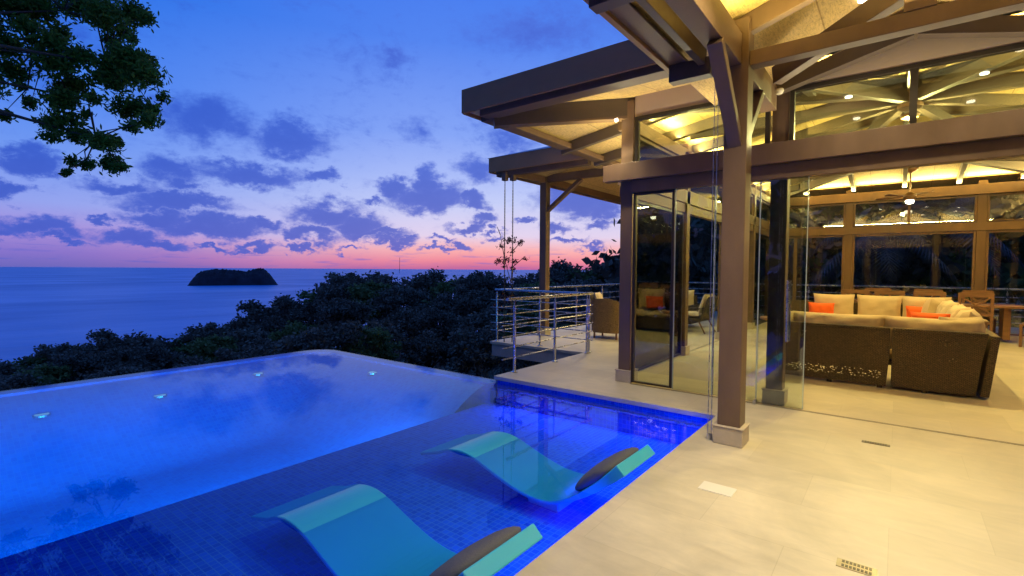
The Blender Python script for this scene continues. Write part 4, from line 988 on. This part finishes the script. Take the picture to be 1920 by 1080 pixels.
for i in range(3):
    cushion(-5.95+i*.68, 13.35, .72, .68, .52, .2, tilt=.12, parent=BS, seed=80+i); cushion(-5.95+i*.68, 13.08, .44, .68, .62, .16, tilt=math.pi/2, parent=BS, seed=84+i)
for x in (-6.2, -4.3): MB().box(x-.03, x+.03, 12.8, 12.86, 0, .119).build('leg', DARKM, BS)
pillow((-5.55, 13.12, .70), .46, .34, .1, .15, 'orange pillow on the balcony sofa, left of two', 75)
pillow((-5.05, 13.06, .68), .46, .36, -.12, .12, 'faded orange pillow on the balcony sofa, right of two', 76)
def armchair(x, y, rz, label):
    r_ = root('lounge_chair', label, 'armchair', (x, y, 0)); Mx = Matrix.Translation((x, y, 0)) @ Matrix.Rotation(rz, 4, 'Z')
    def tb(nm, b, mt): b.v = [tuple(Mx @ Vector(v)) for v in b.v]; b.build(nm, mt, r_, bevel=.006)
    tb('seat', MB().box(-.30, .30, -.30, .32, .28, .35), WICKER); tb('backrest', MB().prism([(-.30, -.30, .35), (-.30, -.36, .35), (-.30, -.56, .86), (-.30, -.50, .88)], (.6, 0, 0)), WICKER)
    for sg in (-1, 1):
        tb('armrest', MB().beam((sg*.31, -.42, .60), (sg*.31, .26, .54), .05, .03), WICKER)
        tb('leg', MB().beam((sg*.28, .30, .28), (sg*.30, .38, 0), .03, .03), TEAK); tb('leg', MB().beam((sg*.28, -.28, .28), (sg*.30, -.44, 0), .03, .03), TEAK)
        tb('arm_post', MB().beam((sg*.31, .24, .3), (sg*.31, .24, .55), .03, .03), TEAK)
    cushion(*(Mx @ Vector((0, .02, .42))), .54, .56, .13, rz=rz, tilt=math.pi/2, parent=r_, name='seat_cushion', seed=91)
    cushion(*(Mx @ Vector((0, -.33, .70))), .52, .50, .14, rz=rz, tilt=.32, parent=r_, name='back_cushion', seed=92)
armchair(-3.95, 12.3, 1.45, 'lounge chair with cream cushions on slanted legs facing left on the balcony')
armchair(-5.55, 11.2, -1.3, 'lounge chair partly hidden behind the corner column of the glass wall')
for i, (x, y) in enumerate(((-4.35, 10.6), (-4.75, 11.9))):
    r_ = root('small_table', ['small balcony table with orange top, nearer one', 'small balcony table with orange top, farther one'][i], 'table', (x, y, 0), 'orange topped balcony tables')
    MB().box(x-.25, x+.25, y-.25, y+.25, .43, .455).build('tabletop', pmat('orange_top', (.62, .16, .04), .4), r_, bevel=.004)
    for (u, v) in ((-.22, -.22), (.22, -.22), (-.22, .22), (.22, .22)): MB().beam((x+u*.8, y+v*.8, .43), (x+u*1.05, y+v*1.05, 0), .025, .025).build('leg', TEAK, r_)

# ------------------------------------------------------------------ lamps of the house and added fill lamps
def strip(name, p, q, d, power, w=.06, col=WARM):
    """long area light lying from p to q and shining along d"""
    p = Vector(p); q = Vector(q); X = (q-p).normalized(); Z = -(Vector(d).normalized()); Z = (Z-X*Z.dot(X)).normalized(); Y = Z.cross(X)
    o = lamp('AREA', name, tuple((p+q)/2), power, col, VL, (q-p).length, size_y=w)
    o.rotation_euler = Matrix((X, Y, Z)).transposed().to_euler()
strip('cove_fill_strip', (-2.8, 16.10, 3.63), (2.95, 16.10, 3.63), (0, -.7, 1), 230)
strip('cove_fill_strip', (-2.84, 6.6, 3.63), (-2.84, 15.9, 3.63), (.3, 0, 1), 330)
strip('cove_fill_strip', (2.98, 6.6, 3.63), (2.98, 15.9, 3.63), (-.3, 0, 1), 1000)
strip('cove_fill_strip', (-2.7, 6.36, 3.52), (2.8, 6.36, 3.52), (0, .3, 1), 260)  # front strip added, unseen, to brighten the near ceiling
strip('soffit_fill_strip', (-3.13, 6.5, 2.9), (-3.13, 9.2, 2.9), (-.5, 0, 1), 34, .05, WARMW)  # unseen strip added on the header to brighten the soffit
strip('soffit_fill_strip', (-3.0, 5.955, 2.895), (-1.3, 5.955, 2.895), (0, -.5, 1), 16, .04, WARMW)  # added likewise for the front soffit and wall band
strip('porch_fill_strip', (-1.09, 1.0, 3.49), (-1.09, 4.3, 3.49), (.6, 0, 1), 26)  # strips added on the porch beams, unseen, to brighten the matting
strip('porch_fill_strip', (1.22, 1.0, 3.49), (1.22, 4.3, 3.49), (-.6, 0, 1), 26)
strip('porch_fill_strip', (-.95, 5.955, 2.895), (1.1, 5.955, 2.895), (0, -.4, 1), 18, .04, WARMW)  # added on the front beam to brighten the gable wall band
strip('porch_fill_strip', (-.9, 4.40, 3.36), (1.0, 4.40, 3.36), (0, -.25, 1), 20)
lamp('POINT', 'hub_lamp', (RX, A1[1], RZ-.62), 330, WARM, VL, .06)
MB().lathe((RX, A1[1], RZ-.58), [(.02, .0), (.10, .02), (.12, .06), (.02, .10)], 16).build('hub_shade', FANM, VL)
for yy in (7.4, 10.6):  # fill spots with holders, added to brighten the ceiling matting
    for sg in (-1, 1): lamp('SPOT', 'ceiling_fill_lamp', (RX+sg*2.55, yy, 3.25), 230 if sg < 0 else 430, WARM, VL, .05, (RX+sg*.6, yy, 4.4), 150, 1); MB().cyl((RX+sg*2.55, yy, 3.16), (RX+sg*2.55, yy, 3.24), .05, 14).cyl((RX+sg*2.55, yy, 3.18), (RX+sg*2.98, yy, 3.18), .012, 6).build('ceiling_fill_lamp', FANM, VL)
DLP = []
for (x, y, z) in ((-1.5, 7.6, 3.6), (.07, 7.4, 3.7), (1.6, 7.6, 3.6), (-1.4, 10.4, 3.7), (1.5, 10.4, 3.7), (-1.4, 13.6, 3.7), (.6, 13.2, 3.8), (1.9, 13.6, 3.6)):
    z = cz(x, y)-.02
    MB().cyl((x, y, z), (x, y, z-.015), .045, 14).build('downlight', LAMP, VL); lamp('SPOT', 'downlight_beam', (x, y, z-.03), 165, WARM, VL, .05, (x, y, 0), 125, 1)
for (x, y, pw) in ((-.55, 3.3, 230), (.7, 3.3, 230), (-.5, 1.9, 120), (.8, 1.9, 120), (-.3, 5.3, 120), (.9, 5.3, 110)):
    z = gz(x)-.02; MB().cyl((x, y, z), (x, y, z-.02), .045, 14).build('downlight', LAMP, VL); lamp('SPOT', 'downlight_beam', (x, y, z-.04), pw, WARMW, VL, .05, (x, y, 0), 125, .9)
lamp('SPOT', 'eave_beam_light', (-3.05, 5.7, 3.42), 90, WARMW, VL, .04, (-3.1, 6.1, 0), 110, 1)
lamp('SPOT', 'eave_beam_light', (-3.5, 7.6, 3.3), 90, WARMW, VL, .04, (-3.9, 7.8, 0), 100, 1)
lamp('SPOT', 'soffit_fill_light', (-3.05, 6.0, 3.05), 25, WARM, VL, .04, (-3.6, 6.2, 4), 150, .8)  # fill spot without a fixture, added to brighten the corner soffit
for (x, y) in ((-5.2, 10.2), (-5.2, 13.0), (-4.2, 12.2)):
    MB().cyl((x, y, 3.52), (x, y, 3.50), .045, 14).build('downlight', LAMP, VL); lamp('SPOT', 'downlight_beam', (x, y, 3.48), 240, WARMW, VL, .05, (x, y, 0), 125, .8)
SC.render.film_transparent = False
SC.cycles.max_bounces = 10; SC.cycles.transparent_max_bounces = 24; SC.cycles.glossy_bounces = 5; SC.cycles.diffuse_bounces = 4
SC.cycles.sample_clamp_indirect = 6; SC.cycles.caustics_reflective = False; SC.cycles.caustics_refractive = False
